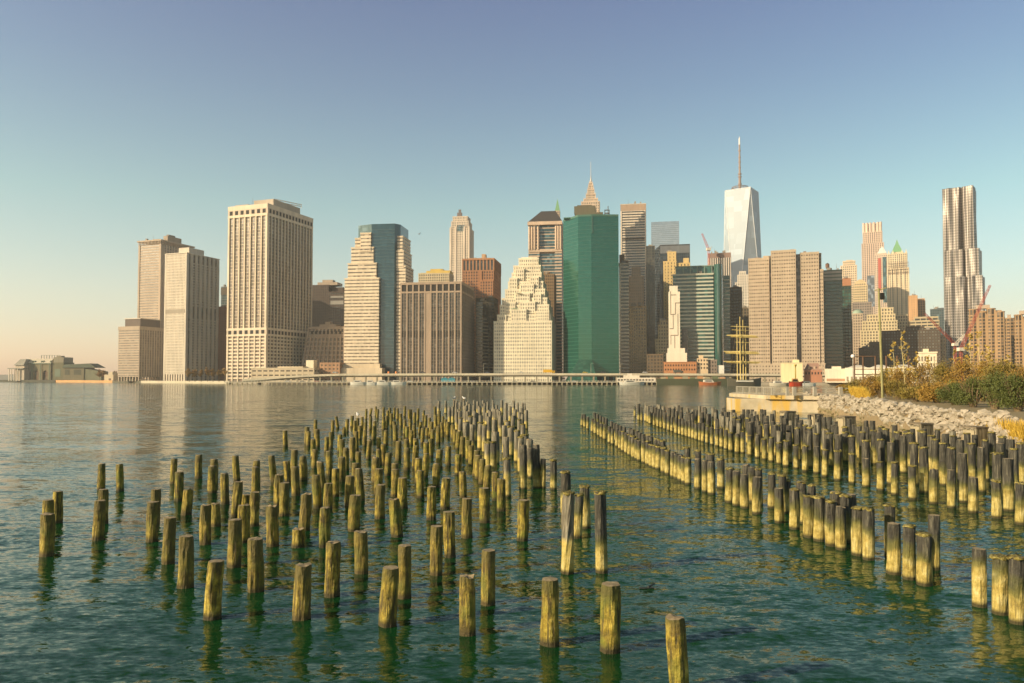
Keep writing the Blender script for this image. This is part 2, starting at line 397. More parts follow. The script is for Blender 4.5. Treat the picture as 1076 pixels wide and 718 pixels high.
# outer picket row on the right (row A): waterline px positions, front line
def lerp(pts, v):
    for (a, b), (c, d) in zip(pts, pts[1:]):
        if (a <= v <= c) or (a >= v >= c): return b+(d-b)*(v-a)/(c-a)
    return pts[-1][1] if abs(v-pts[-1][0]) < abs(v-pts[0][0]) else pts[0][1]
FA = [(611.5, 447.5), (614.5, 449), (617.5, 451), (622.5, 454), (625.5, 456), (628.8, 458), (632, 460), (635.3, 462), (640.5, 465.5), (643.7, 467), (648.5, 469.5), (651.5, 472), (654.8, 474),
      (658.2, 476.5), (661.5, 478.5), (665.5, 481), (669, 482.5), (671.8, 484), (676.5, 486.5), (680.7, 488.5), (684.5, 490.5), (688, 492), (691.7, 493), (697.5, 496.5), (701.5, 498.5),
      (707.5, 501.5), (711.2, 503), (715.3, 505), (719, 507), (723, 509), (733, 513.5), (741, 517), (747.8, 519.5), (757.8, 513), (766.5, 528), (774, 531.5), (782.2, 534), (795.2, 540),
      (811, 534), (818.7, 549.5), (826, 539), (834.7, 556), (850, 564.5), (861, 568.5), (873.5, 573.5), (884, 577.5), (901.5, 583.5), (912.5, 588), (939, 603), (955.3, 608.5), (971.2, 614.5),
      (1029, 637), (1051, 645), (1068.5, 654.5)]
for i, (x, y) in enumerate(FA):
    Y = ground(x, y).y; H = rnd.uniform(1.08, 1.27); T = at(x+rnd.uniform(-.4, .4), HZ+(y-HZ)*(1-H/CAMH), Y)
    B = ground(x, y)
    PILES.append(dict(B=B, T=T, r=rnd.uniform(.26, .31)/2, typ='B', px=x, py=y, row='A', pen=1, twist=0, look=None))
for x, yt in ((625, 434), (628, 435.4), (631, 437), (634, 438.6), (637, 440), (642.5, 443), (646, 445), (649, 446.2), (652, 447.5), (656, 449), (662, 450), (664.5, 451.5), (669.5, 453), (672.5, 455), (676, 456.5),
              (681, 458), (684, 459), (690, 461), (693.5, 462.3), (696.5, 463.5), (721.8, 470.5), (743.5, 476), (747, 477.2), (733.5, 473.5), (790, 491), (784, 488.5), (797, 493), (841.5, 506), (822, 499.5),
              (843, 507), (853, 510), (879, 517.5), (894, 519.5), (888, 521), (935, 531.5), (981, 541.5), (877, 517)):
    add_pile(x, yt, x+.5, None, typ='B', k=.715, row='A2', pen=.75, d=rnd.uniform(.25, .30))
# inner block on the right: front line (row B)
FB = [(667, 437.5), (671, 440), (674.3, 442.5), (683, 445.5), (687.5, 447.5), (691.3, 448.7), (694.8, 449.7), (698.5, 451), (702.3, 452.4), (706, 453.8), (710.5, 455.8), (714.3, 456.8), (717.8, 457.8), (721.5, 459),
      (725, 460), (728.2, 461.2), (731.5, 462.3), (735.3, 463.5), (738.6, 464.5), (743.2, 466), (748.3, 467.5), (753.7, 469), (758.2, 470.4), (763, 472.2), (768, 473.9), (774.8, 475.8), (780.5, 476.2), (788, 478.8), (796, 481.2),
      (803.5, 483), (810.5, 485.2), (819, 487.7), (826, 490), (836.8, 492.6), (846, 495.3), (858, 497.5), (867, 501), (880.6, 504.8), (895, 508.1), (910, 511.7), (925, 515.4), (940.4, 520), (959, 524.8),
      (981, 529.4), (999.8, 533.8), (1022.5, 538.8), (1047.5, 544.5), (1072, 551)]
for i, (x, y) in enumerate(FB):
    B = ground(x, y); H = rnd.uniform(1.14, 1.36)
    if x < 700: H = rnd.choice((1.2, 1.5, 1.7))
    T = at(x+rnd.uniform(-.5, .5), HZ+(y-HZ)*(1-H/CAMH), B.y)
    PILES.append(dict(B=B, T=T, r=rnd.uniform(.26, .31)/2, typ='B', px=x, py=y, row='B', pen=1, twist=0, look=None))
SECOND = """909.8,463.3 925.7,462 936,465 943.8,454.2 949,458 960.5,465.6 970.3,470.4 978.5,458 982.6,461.8 991,465.9 999.5,470.5 1008.8,462.2 1011,476.5 1021,465.9 1002,458.4 1031,470
1035,462.6 1048,476.5 1050.8,465.9 1059.5,482 1065.5,471.6 1062,461.8 1053,459 918,452.5 930,450.5 895,458 881,457 870,452.5 858,456 851,449.5 846,447 838,450 829,447 817,447 812,443 806,446
797,442.5 790,443 786,439.5 776,441 772,438.5 967,452.5 957,455 985,451.5 1042,454.5 1073,466 902,447.5 888,449 1016,455.5"""
for tok in SECOND.split():
    x, y = map(float, tok.split(',')); add_pile(x, y, typ='B', k=.602, d=rnd.uniform(.29, .36), row='S', pen=.9)
# rows further in
for X0 in (15.0, 16.6, 18.2, 19.8, 21.6, 23.4):
    Y = max(38.0, X0/.66) + rnd.uniform(0, 1)
    while Y < 84-(X0-15)*1.2:
        add_world(X0 + (Y-50)*-.02 + rnd.uniform(-.35, .35), Y, rnd.uniform(1.55, 1.85), rnd.choice('BBBC'), 'I', .45, rnd.uniform(.30, .38))
        Y += rnd.uniform(1.3, 2.4)
for i in range(34):
    Y = rnd.uniform(62, 98); add_world(rnd.uniform(-7.4+(98-Y)*.07, 2.0-(98-Y)*.02), Y, rnd.uniform(1.5, 1.8), 'C', None, .3)

LAND = [(-99, 90, 'the arched ferry terminal'), (90, 130, 'the gap beside the tan slab tower'), (130, 172, 'the tall tan slab tower'), (172, 194, 'the sunlit face of the pale ribbed tower'),
        (194, 212, 'the pier-ribbed face of the pale tower'), (212, 240, 'the thin brown slab'), (240, 262, 'the big slab, under its left edge'), (262, 281, 'the near corner of the big slab'),
        (281, 305, 'the shaded face of the big slab'), (305, 329, 'the far right edge of the big slab'), (329, 345, 'the leaning concrete block'), (345, 361, 'the brown twin block'),
        (361, 380, 'the left part of the stepped cream tower'), (380, 398, 'the middle of the stepped cream tower'), (398, 410, 'the blue glass of the stepped tower'), (410, 421, 'the right edge of the stepped tower'),
        (421, 437, 'the left end of the grey-brown slab'), (437, 452, 'the yellow-topped block'), (452, 470, 'the right half of the grey-brown slab'), (470, 486, 'the slender cream tower'),
        (486, 502, 'the orange-brown tower'), (502, 519, 'the dark gap beside the ziggurat tower'), (519, 535, 'the left shoulder of the ziggurat tower'), (535, 558, 'the peak of the ziggurat tower'),
        (558, 583, 'the right shoulder of the ziggurat tower'), (583, 622, 'the left half of the green tower'), (622, 652, 'the right half of the green tower'),
        (652, 680, 'the tall pale banded tower'), (680, 700, 'the blue-grey glass tower'), (700, 722, 'the narrow white tower'), (722, 745, 'the wide green-banded block'), (745, 765, 'the rounded glass corner block'),
        (765, 787, 'the four-masted ship'), (787, 810, 'the left slab of the tan triple tower'), (810, 842, 'the middle slab of the tan triple tower'), (842, 867, 'the right slab of the tan triple tower'),
        (867, 890, 'the dark glass block with pale top'), (890, 915, 'the tall round-cornered cream tower'), (915, 935, 'the timber pole'), (935, 962, 'the green spired gothic tower'), (962, 990, 'the small white shed'),
        (990, 1012, 'the left half of the rippled steel tower'), (1012, 1034, 'the right half of the rippled steel tower'), (1034, 1058, 'the round brown apartment tower'), (1058, 1300, 'the apartment tower at the edge')]
ONES = ['', 'first', 'second', 'third', 'fourth', 'fifth', 'sixth', 'seventh', 'eighth', 'ninth', 'tenth', 'eleventh', 'twelfth', 'thirteenth', 'fourteenth', 'fifteenth', 'sixteenth', 'seventeenth', 'eighteenth', 'nineteenth']
def ordinal(n):
    if n < 20: return ONES[n]
    t, o = divmod(n, 10); w = ['', '', 'twent', 'thirt', 'fort', 'fift', 'sixt'][t]
    return w+'ieth' if o == 0 else w+'y-'+ONES[o]
def make_piles():
    vis = [p for p in PILES if -8 < p['px'] < 1084]
    for p in vis:
        p['size'] = (2*p['r']*p['T'].z)/(p['B'].y**2)*p['pen']
    vis.sort(key=lambda p: -p['size'])
    solo, rest = vis[:300], vis[300:]
    cols = {}
    A = sorted([p for p in solo if p['row'] == 'A'], key=lambda p: p['B'].y)
    Bq = sorted([p for p in solo if p['row'] == 'B'], key=lambda p: p['B'].y)
    for i, p in enumerate(A): p['label'] = 'dark-topped post, %s from the near end of the outer row' % ordinal(i+1)
    for i, p in enumerate(Bq): p['label'] = 'dark-topped post, %s from the near end of the inner front row' % ordinal(i+1)
    kinds = {'A': 'low mossy stump', 'B': 'tall dark-topped post', 'C': 'grey bleached post'}
    for p in sorted([p for p in solo if p['row'] not in ('A', 'B')], key=lambda p: -p['py']):
        for a, b, nm in LAND:
            if a <= p['px'] < b: break
        kd = kinds[p['typ']]
        grp = {'A2': ' behind the outer row', 'S': ' in the right block', 'I': ' in the right block'}.get(p['row'], '')
        if grp: kd = kd.replace('tall ', '').replace(' post', ' post')
        key = (a, kd, grp); cols[key] = cols.get(key, 0)+1
        p['label'] = '%s%s, %s below %s' % (kd, grp, ordinal(cols[key]), nm)
        if len(p['label'].split()) > 15: p['label'] = p['label'].replace(' behind the outer row', ' behind outer row').replace(' in the right block', ' in right block')
        if p['look']: p['label'] = p['look'] + ', below ' + nm
    for i, p in enumerate(solo):
        B, T = p['B'], p['T']; w = 785*2*p['r']/B.y
        seg, rings = (24, 18) if w > 9 else ((16, 10) if w > 5 else (10, 6))
        mb = MB(); mb.smooth = w < 9
        rg = random.Random(i).choice((.03, .03, .045, .07, .10)) if p['typ'] != 'A' else random.Random(i).choice((.015, .02, .03, .06, .10))
        pile_geo(mb, B, T, p['r'], i*13+5, seg, rings, B, twist=p['twist'], ragged=rg)
        o = mb.build('wood_pile', [PM['ABC'.index(p['typ'])], PM[3]], loc=B)
        tag(o, p['label'], 'pile', {'A': 'mossy cut-off piles of the old pier', 'B': 'dark-topped piles of the old pier', 'C': 'bleached grey piles of the old pier'}[p['typ']])
        if p['typ'] != 'A' and w > 3.4 and random.Random(i*3).random() < .62:
            c = MB(); cap_geo(c, T, p['r'], i*7+1, B); c.smooth = True; c.build('moss_cap', PM[4], o)
    mb = MB()
    mats = [PM[0], PM[1], PM[2], PM[3]]
    for i, p in enumerate(rest):
        n = len(mb.f); pile_geo(mb, p['B'], p['T'], p['r'], i*17+3, 8, 4, (0, 0, 0))
        for q in range(n, len(mb.f)): mb.m[q] = 3 if mb.m[q] == 1 else 'ABC'.index(p['typ'])
    mb.smooth = True
    tag(mb.build('distant_piles', mats), 'mass of farther piles packed behind the nearer ones', 'pile', 'distant piles of the old pier', 'stuff')
    print('PILES', len(vis), len(rest))
make_piles()

# ================================================================ THE CITY
def grid(mw, ax, c, a0, a1, z0, z1, out, bay=3.4, floor=3.8, pier=.35, span=.35, proud=.45, sk=.12, endw=None):
    """masonry grid standing proud of the glazing. ax 'x': face at y=c between x a0..a1; ax 'y': face at x=c."""
    L = a1-a0; nb = max(1, round(L/bay)); nf = max(1, round((z1-z0)/floor)); b = L/nb; f = (z1-z0)/nf
    def bx(u0, u1, w0, w1, pr):
        lo, hi = sorted((c-out*.1, c+out*pr))
        if ax == 'x': mw.box(u0, u1, lo, hi, w0, w1)
        else: mw.box(lo, hi, u0, u1, w0, w1)
    if span > 0:
        for k in range(nf+1):
            w0 = z0+k*f-(span*f/2 if k else 0); w1 = min(z1, z0+k*f+span*f/2)
            if w1 > w0: bx(a0, a1, w0+(.003 if ax == 'y' else 0), w1-(.004 if ax == 'y' else 0), proud-sk)
    if pier > 0:
        for i in range(nb+1):
            pw = b*pier/2*(1.3 if i in (0, nb) else 1)
            u0 = max(a0, a0+i*b-pw); u1 = min(a1, a0+i*b+pw)
            bx(u0, u1, z0, z1, proud)
def block(mw, mg, x0, x1, y0, y1, z0, z1, bay=3.4, floor=3.8, pier=.35, span=.35, proud=.45, faces='FRL', top=.9, side=None, sk=.12):
    """one storeyed volume: glazing core + proud facade grid + parapet slab, in the building's own frame"""
    mg.box(x0, x1, y0, y1, z0, z1-.2)
    sd = side or dict(bay=bay, floor=floor, pier=pier, span=span)
    if 'F' in faces: grid(mw, 'x', y0, x0, x1, z0, z1, -1, bay, floor, pier, span, proud, sk)
    if 'R' in faces: grid(mw, 'y', x1, y0, y1, z0, z1, 1, proud=proud-.02, sk=sk, **sd)
    if 'L' in faces: grid(mw, 'y', x0, y0, y1, z0, z1, -1, proud=proud-.02, sk=sk, **sd)
    if top > 0: mw.box(x0-proud-.1, x1+proud+.1, y0-proud-.1, y1+proud, z1-.25, z1+top)
G0 = 2.2     # street level
class Bld:
    """frame of a building: local origin at its near corner; x along the front, y inwards"""
    def __init__(s, label, xl, xc, xr, ytop, Y, a=0.0, D=None, name='office_tower', cat='building', group=None):
        sx_ = at(xc, 399, 100).x/100
        if a < 5: a = max(8.0, min(34, math.degrees(math.atan((at((xl+xc)/2, 399, 100).x)/100))))
        s.a = a = R(a); c = at(xc, 399, Y); s.Y = Y; s.c = (c.x, c.y)
        sl = (xl-CX)/(F*math.cos(PITCH)); sr = (xr-CX)/(F*math.cos(PITCH))
        sl = (at(xl, 399, 100).x)/100; sr = (at(xr, 399, 100).x)/100
        s.W = (c.x-sl*c.y)/(math.cos(a)+sl*math.sin(a))
        den = math.sin(a)-sr*math.cos(a)
        s.D = D if D else ((sr*c.y-c.x)/den if abs(den) > 1e-6 else 30)
        s.H = ZA(ytop, Y)-G0
        s.root = tag(empty(name, (c.x, c.y, G0), -a), label, cat, group)
        s.mw, s.mg = MB(), MB()
    def z(s, py): return ZA(py, s.Y)-G0
    def x(s, px):           # local x on the front face for a pixel column
        sl = at(px, 399, 100).x/100
        return -(s.c[0]-sl*s.c[1])/(math.cos(s.a)+sl*math.sin(s.a))
    def yr(s, px):          # local y on the right face
        sr = at(px, 399, 100).x/100
        return (sr*s.c[1]-s.c[0])/(math.sin(s.a)-sr*math.cos(s.a))
    def clutter(s, seed):
        q = random.Random(seed); m = MB(); W, D, H = s.W, s.D, s.H+.9
        if W < 9: return
        for i in range(3 + int(W/14)):
            w = q.uniform(1.5, 4.5); x_ = -q.uniform(w+1, W-w-1); y_ = q.uniform(1.5, max(2, D*.5)); h = q.uniform(1.2, 3.6)
            m = MB(); m.box(x_-w/2, x_+w/2, y_, y_+q.uniform(2, 5), H, H+h); m.build('rooftop_unit', wall((.30, .26, .21)), s.root)
        m = MB(); x_ = -q.uniform(.2, .8)*W; m.tube((x_, 4, H), (x_, 4, H+q.uniform(5, 9)), .22, .1, 5); m.build('aerial', wall((.20, .17, .15)), s.root)
    def done(s, mw, mg, wn='facade', gn='glazing'):
        if s.root.name.split('.')[0] == 'office_tower' and s.W < 60 and not any(k in s.root['label'] for k in ('hipped', 'green mirrored', 'stepped cream tower wrapped', 'tallest tower', 'windowless', 'pyramid', 'steel frame')): s.clutter(int(s.c[0]*7))
        if s.mw.v: s.mw.build(wn, mw, s.root)
        if s.mg.v: s.mg.build(gn, mg, s.root)
    def part(s, name, mat, *boxes, fn=None):
        m = MB()
        for b in boxes: m.box(*b)
        if fn: fn(m)
        return m.build(name, mat, s.root)

# palette (real base colours)
TAN = (.42, .33, .24); PALE = (.56, .49, .39); CREAM = (.60, .50, .34); LIME = (.72, .64, .46); BROWN = (.20, .13, .085); DKBROWN = (.10, .075, .05)
GREYB = (.30, .24, .175); ORANGE = (.40, .19, .09); WHITE = (.70, .66, .56); DKG = (.035, .045, .035); GREEN = (.03, .13, .09); YEL = (.62, .44, .11)
g_dark = glass((.030, .030, .026)); g_grey = glass((.06, .065, .06)); g_blue = glass((.035, .075, .085), .08); g_green = glass((.012, .10, .072), .07)
g_tan = glass((.10, .085, .065), .3); g_tealdark = glass((.010, .045, .035), .1)

def roofbox(b, name, mat, *boxes): return b.part(name, mat, *boxes)

# ---- 1 tall tan slab, far left
b = Bld('tall tan slab tower with overhanging roof rim, tallest left of the pale ribbed tower', 144.4, 167, 200.5, 251.8, 1050, 20)
b.D = min(b.D, 90); block(b.mw, b.mg, -b.W, 0, 0, b.D, 0, b.H-6, 3.6, 3.7, .0, .55, .5, top=0, side=dict(bay=5.2, floor=3.7, pier=.5, span=.2))
b.mw.box(-b.W-1.2, -b.W+1.5, -.9, b.D, 0, b.H-6.01); b.mw.box(-2.2, 1.2, -1.2, 2.2, 0, b.H-6.01)
b.mw.box(-b.W-2.5, 2.5, -2.5, b.D+2, b.H-2, b.H)
for i in range(16): b.mw.box(-b.W+i*b.W/15-.5, -b.W+i*b.W/15+.5, -1.8, -.8, b.H-6, b.H-2.01)
for i in range(22): b.mw.box(.8, 1.8, i*b.D/22, i*b.D/22+1, b.H-6, b.H-2.01)
b.done(wall(TAN), g_tan); b.part('roof_plant', wall(GREYB), (-b.W*.25, -2, 14, 40, b.H, b.H+8), (-b.W*.6, -b.W*.3, 8, 20, b.H, b.H+3))
b.part('cooling_unit', wall((.2, .18, .15)), (-b.W*.22, -b.W*.1, 18, 30, b.H+8.01, b.H+10.5))
# ---- 2 low block
b = Bld('low tan block with dark setback top, in front of the tall tan slab', 124, 145.8, 171.5, 343.5, 1000, 20)
block(b.mw, b.mg, -b.W, 0, 0, b.D, 6, b.H, 3.6, 3.4, .0, .5, .5, side=dict(bay=4.2, floor=3.4, pier=.45, span=.2))
b.mw.box(-b.W-.7, .7, -.7, b.D, b.H-4, b.H+.5)
for i in range(8): b.mw.box(-b.W+i*(b.W-1.5)/7, -b.W+i*(b.W-1.5)/7+1.5, 0, 1.5, 0, 6.01)
for i in range(9): b.mw.box(-1.5, 0, 4+i*b.D/9, 5.5+i*b.D/9, 0, 6.01)
b.done(wall(TAN), g_tan); b.part('setback_storey', wall((.13, .10, .08)), (-b.W*.82, -3, 4, b.D-4, b.H+.51, b.H+11)); b.part('roof_slab', wall(PALE), (-b.W*.84, -2, 3, b.D-3, b.H+11, b.H+12.2))
# ---- 3 pale ribbed tower
b = Bld('pale cream tower with white vertical ribs and notched dark openings', 172.2, 194.3, 229, 266.5, 950, 20)
H = b.H; b.mg.box(-b.W, 0, 0, b.D, 0, H-1)
grid(b.mw, 'x', 0, -b.W, 0, 9, H, -1, 2.2, 3.6, .72, .45, .5)
b.mw.box(-b.W-.6, -b.W+1.5, -.7, b.D, 0, H+.5)
n = 6
for i in range(n+1):
    y = 8+i*(b.D-12)/n; b.mw.box(-.5, 1.5, y-2.0, y+2.0, 0, H+.3)
    for k in (-.9, .9): b.mw.box(1.5, 2.1, y+k-.35, y+k+.35, 0, H)
for k in range(int(H/3.6)):
    if abs(k*3.6-H*.545) > 7 and k*3.6 < H-9: b.mw.box(-.4, .35, 6, b.D, k*3.6, k*3.6+1.5)
b.mw.box(-1, .6, -.6, 3.2, 0, H+.5); b.mw.box(-b.W-.8, .9, -.8, b.D, H+.5, H+1.6)
for i in range(9): b.mw.box(-b.W+i*(b.W-2)/8, -b.W+i*(b.W-2)/8+2, -.7, .5, 0, 9.01)
b.done(wall((.62, .54, .42)), g_dark)
b.part('mechanical_band', wall((.33, .28, .21)), (-b.W+2, -1, -.75, -.55, H*.535, H*.565))
b.part('roof_plant', wall(PALE), (-b.W*.55, -2, 6, b.D*.55, H+1.61, H+9))
# ---- 4 / 5 thin ones between
b = Bld('thin rust-brown slab between the pale ribbed tower and the big slab', 226, 239.5, 246, 323, 1000, 4)
block(b.mw, b.mg, -b.W, 0, 0, 30, 0, b.H, 2.6, 3.4, .6, .5, .3); b.done(wall((.24, .10, .055)), g_dark)
b = Bld('dark glass tower top peeking above the rust-brown slab', 231.3, 243, 252, 301.6, 1150, 14)
block(b.mw, b.mg, -b.W, 0, 0, 30, 0, b.H, 3, 3.8, .12, .2, .2); b.part('roof_band', wall(DKBROWN), (-b.W-.4, .4, -.4, 30, b.H-12, b.H-1)); b.done(wall((.2, .2, .19)), g_blue)

# ---- 6 the big ribbed slab (55 storeys)
b = Bld('giant cream slab tower with vertical piers and a row of square roof openings', 238.8, 279.4, 328.2, 214, 800, 20)
b.D = 80; H = b.H; W = b.W; D = b.D
zb = b.z(352); zm = b.z(345); zt = b.z(226)
b.mg.box(-W, 0, 0, D, 0, H-2)
def big(ax, c, a0, a1, out, nb, sp):
    for i in range(nb+1):
        u = a0+i*(a1-a0)/nb; w = (1.5 if i in (0, nb) else .75)
        lo, hi = sorted((c-out*.2, c+out*1.3))
        if ax == 'x': b.mw.box(max(a0-.6, u-w), min(a1+.6, u+w), lo, hi, 0, H)
        else: b.mw.box(lo, hi, max(a0-.6, u-w), min(a1+.6, u+w), .0, H-.004)
    k = 0; zz = 3.0
    while zz < H:
        s_ = 1.7 if zz < zb else .55
        if not (zb < zz < zm or zz > zt):
            lo, hi = sorted((c-out*.1, c+out*(.9 if zz < zb else sp)))
            if ax == 'x': b.mw.box(a0, a1, lo, hi, zz, zz+s_)
            else: b.mw.box(lo, hi, a0, a1, zz+.002, zz+s_-.004)
        zz += 3.85
    for z0, z1 in ((zb-1, zb+1.2), (zm-1.8, zm+.8), (zt-.5, zt+2.2), (b.z(218.5), H)):
        lo, hi = sorted((c-out*.1, c+out*1.45))
        if ax == 'x': b.mw.box(a0-.8, a1+.8, lo, hi, z0, z1)
        else: b.mw.box(lo, hi, a0-.8, a1+.8, z0+.003, z1-.004)
    for i in range(nb if ax == 'x' else 0):     # secondary mullions
        for q in (1/3, 2/3):
            u = a0+(i+q)*(a1-a0)/nb; lo, hi = sorted((c-out*.1, c+out*.3))
            if ax == 'x': b.mw.box(u-.14, u+.14, lo, hi, zm, zt)
            else: b.mw.box(lo, hi, u-.22, u+.22, zm, zt)
big('x', 0, -W, 0, -1, 7, .15); big('y', 0, 0, D, 1, 14, .15)
b.mw.box(-W-.6, 0, .3, D, H-2, H-.5)
b.done(wall((.68, .57, .42)), glass((.06, .045, .04), .2, 1.9, 3.85))
dk = wall((.02, .018, .015))
def openings(b, n, ax, a0, a1, c, z0, z1, frac=.55, name='mechanical_opening', mat=None, proud=.06, cw=None):
    for i in range(n):
        w = (a1-a0)/n; u0 = a0+i*w+w*(1-frac)/2; m = MB()
        if ax == 'x': m.box(u0, u0+w*frac, c-proud, c+.3, z0, z1)
        else: m.box(c-.3, c+proud, u0, u0+w*frac, z0, z1)
        o = m.build(name, mat or dk, b.root)
for (z0, z1) in ((b.z(223.6), b.z(219.3)), (b.z(351), b.z(346.5))):
    b.part('mechanical_band', wall((.56, .46, .34)), (-W, 1.32, -1.32, D, z0-1.2, z1+1.2))
for (z0, z1) in ((b.z(223.6), b.z(219.3)), (b.z(351), b.z(346.5))):
    openings(b, 7, 'x', -W, 0, -1.34, z0, z1); openings(b, 14, 'y', 0, D, 1.34, z0, z1)
b.part('roof_plant', wall((.42, .36, .28)), (-W*.55, -2, 12, 60, H, H+8), (-W*.95, -W*.6, 6, 20, H, H+3))
def mast(m):
    for i in range(6): m.tube((-W*.3+i*3, 30+i*6, H+8), (-W*.3+i*3, 30+i*6, H+13), .25, seg=5)
    m.tube((-W*.3, 30, H+13), (-W*.3+15, 60, H+12), .5, seg=5); m.tube((-W*.3, 30, H+10.5), (-W*.3+15, 60, H+10), .5, seg=5)
b.part('roof_rig', wall(WHITE), fn=mast)
# podium of the slab
b = Bld('long low cream terrace building at the foot of the giant slab', 264, 330, 336, 387.5, 770, 3, D=20, name='terrace_building')
block(b.mw, b.mg, -b.W, 0, 0, 20, 0, b.H, 6, 4.5, .3, .7, .3); b.mw.box(-b.W*.6, -b.W*.2, 3, 18, b.H, b.H+2.4); b.done(wall((.56, .46, .31)), g_dark)

# ---- 7 brown pair
b = Bld('dark brown building with two wings behind the leaning concrete block', 326, 362, 372, 307, 1050, 3, D=40)
x1 = b.x(344); zL = b.z(299.5)
block(b.mw, b.mg, x1+1, 0, 0, 40, 0, b.H, 3.4, 3.9, .25, .55, .4); block(b.mw, b.mg, -b.W, x1, 2, 40, 0, zL, 2.8, 3.9, .6, .4, .4)
b.mw.box(x1-4, 0-6, 8, 30, b.H+.9, b.H+8); b.done(wall((.085, .06, .045)), g_dark)
b.part('roof_plant', wall(TAN), (b.x(331), b.x(352), 6, 26, zL+.9, zL+5), (b.x(335), b.x(346), 10, 20, zL+5, zL+9))
b.part('louver_band', wall((.30, .28, .24)), (x1+4, -2, -.9, -.4, b.z(320), b.z(316)), (x1+4, -2, -.9, -.4, b.z(313), b.z(311)))
# ---- 8 leaning concrete block
b = Bld('concrete block with a sloping left side and deep slanted window bays', 315, 361.5, 366, 345, 830, 3, D=30, name='concrete_block')
H = b.H; W = b.W; xt = b.x(324)
b.mg.hexa([(-W+1, .5, 0), (-.5, .5, 0), (-.5, 30, 0), (-W+1, 30, 0), (xt+1, .5, H-1), (-.5, .5, H-1), (-.5, 30, H-1), (xt+1, 30, H-1)])
nf = 12
for k in range(nf+1):
    t = k/nf; xl = -W+(xt+W)*t; b.mw.box(xl, 0, -.3, 1.2, t*H-.9, t*H+.7)
for i in range(11):
    t = i/10; xa = -W+(0+W)*t; xb = xt+(0-xt)*t; w = .9
    b.mw.hexa([(xa-w, -.6, 0), (xa+w, -.6, 0), (xa+w, 1, 0), (xa-w, 1, 0), (xb-w, -.6, H), (xb+w, -.6, H), (xb+w, 1, H), (xb-w, 1, H)])
b.mw.hexa([(-W-.8, -.2, 0), (-W+.8, -.2, 0), (-W+.8, 30, 0), (-W-.8, 30, 0), (xt-.8, -.2, H), (xt+.8, -.2, H), (xt+.8, 30, H), (xt-.8, 30, H)])
b.mw.box(xt-1, .8, -.8, 30, H-.8, H+2); b.mw.box(xt, .3, -.5, .2, H-9, H-6.5)
b.done(wall((.36, .28, .21)), g_dark)
b.part('roof_plant', wall(TAN), (xt+10, -12, 6, 20, H+2, H+5), (xt+16, -20, 8, 16, H+5, H+8))
for i in range(8):
    u = xt+2+i*(-xt-4)/8; b.part('mechanical_opening', dk, (u+.8, u+3.2, -.66, -.1, H-6.4, H-3))
b = Bld('orange-brown low building in front of the leaning concrete block', 336, 357, 360, 382, 780, 3, D=12, name='low_building')
block(b.mw, b.mg, -b.W, 0, 0, 12, 0, b.H, 4, 4, .5, .6, .3); b.done(wall((.42, .24, .13)), g_dark); b.part('pale_wing', wall(LIME), (b.x(321), b.x(329), 1, 10, 0, b.z(378.5)))

# ---- 9 stepped cream tower with blue glass
b = Bld('stepped cream tower wrapped round a faceted blue glass core', 361.6, 397.7, 409, 292.5, 790, 0, D=40)
X = b.x; Z = b.z
core = [(X(372.5), 9), (X(388.5), 3), (X(413), 3.2), (X(417.3), 10), (X(417.3), 40), (X(372.5), 40)]
b.mg.prism(core, 0, Z(234.8))
cwf = dict(bay=3.6, floor=3.6, pier=0, span=.64, proud=.5)
mg2 = MB()
for (a, c, y0, yt) in ((361.6, 397.7, 0, 292.5), (364.5, 394.5, 1.2, 276.5), (367.5, 391, 2.2, 259.6), (377.5, 388.3, 1.6, 244.5), (370.2, 377, 6, 249)):
    block(b.mw, mg2, X(a), X(c), y0, 30, 0 if yt > 290 else Z(yt+19), Z(yt), top=.6, **cwf)
for (a, c, y0, yt) in ((411.5, 424, 6, 279.5), (413, 422, 5.5, 263.5), (415, 420.6, 6.5, 248)):
    block(b.mw, mg2, X(a), X(c), y0, 36, 0 if yt > 279 else Z(yt+18), Z(yt), top=.6, **cwf)
for i in range(14):      # saw-tooth corner bays where cream steps meet the glass
    t = i/13; zz = Z(292)*(1-t)+Z(384)*t; xx = X(409.5-2*(i % 2))
    b.mw.box(xx, X(413), 4.5, 8, zz, zz+3.0)
b.done(wall((.72, .60, .43)), glass((.020, .060, .080), .06, 2.4, 3.6, .12, .2))
mg2.build('window_bands', glass((.17, .14, .10), .2, 2.4, 3.6), b.root)
lines = MB()
for k in range(int(Z(234.8)/3.6)):
    zz = k*3.6; lines.box(X(388.6), X(412.9), 2.82, 3.05, zz, zz+.5)
lines.build('spandrel_lines', plain('spandrel', (.05, .10, .11), .3), b.root)
b.part('podium', wall((.62, .50, .34)), (X(357), X(405), -12, 0-.6, 0, Z(387)), (X(361), X(401.5), -8, -.65, Z(387), Z(382.5)))
for i in range(11): b.part('podium_window', dk, (X(360+i*4), X(362.6+i*4), -12.06, -11.9, 5, 7.5))

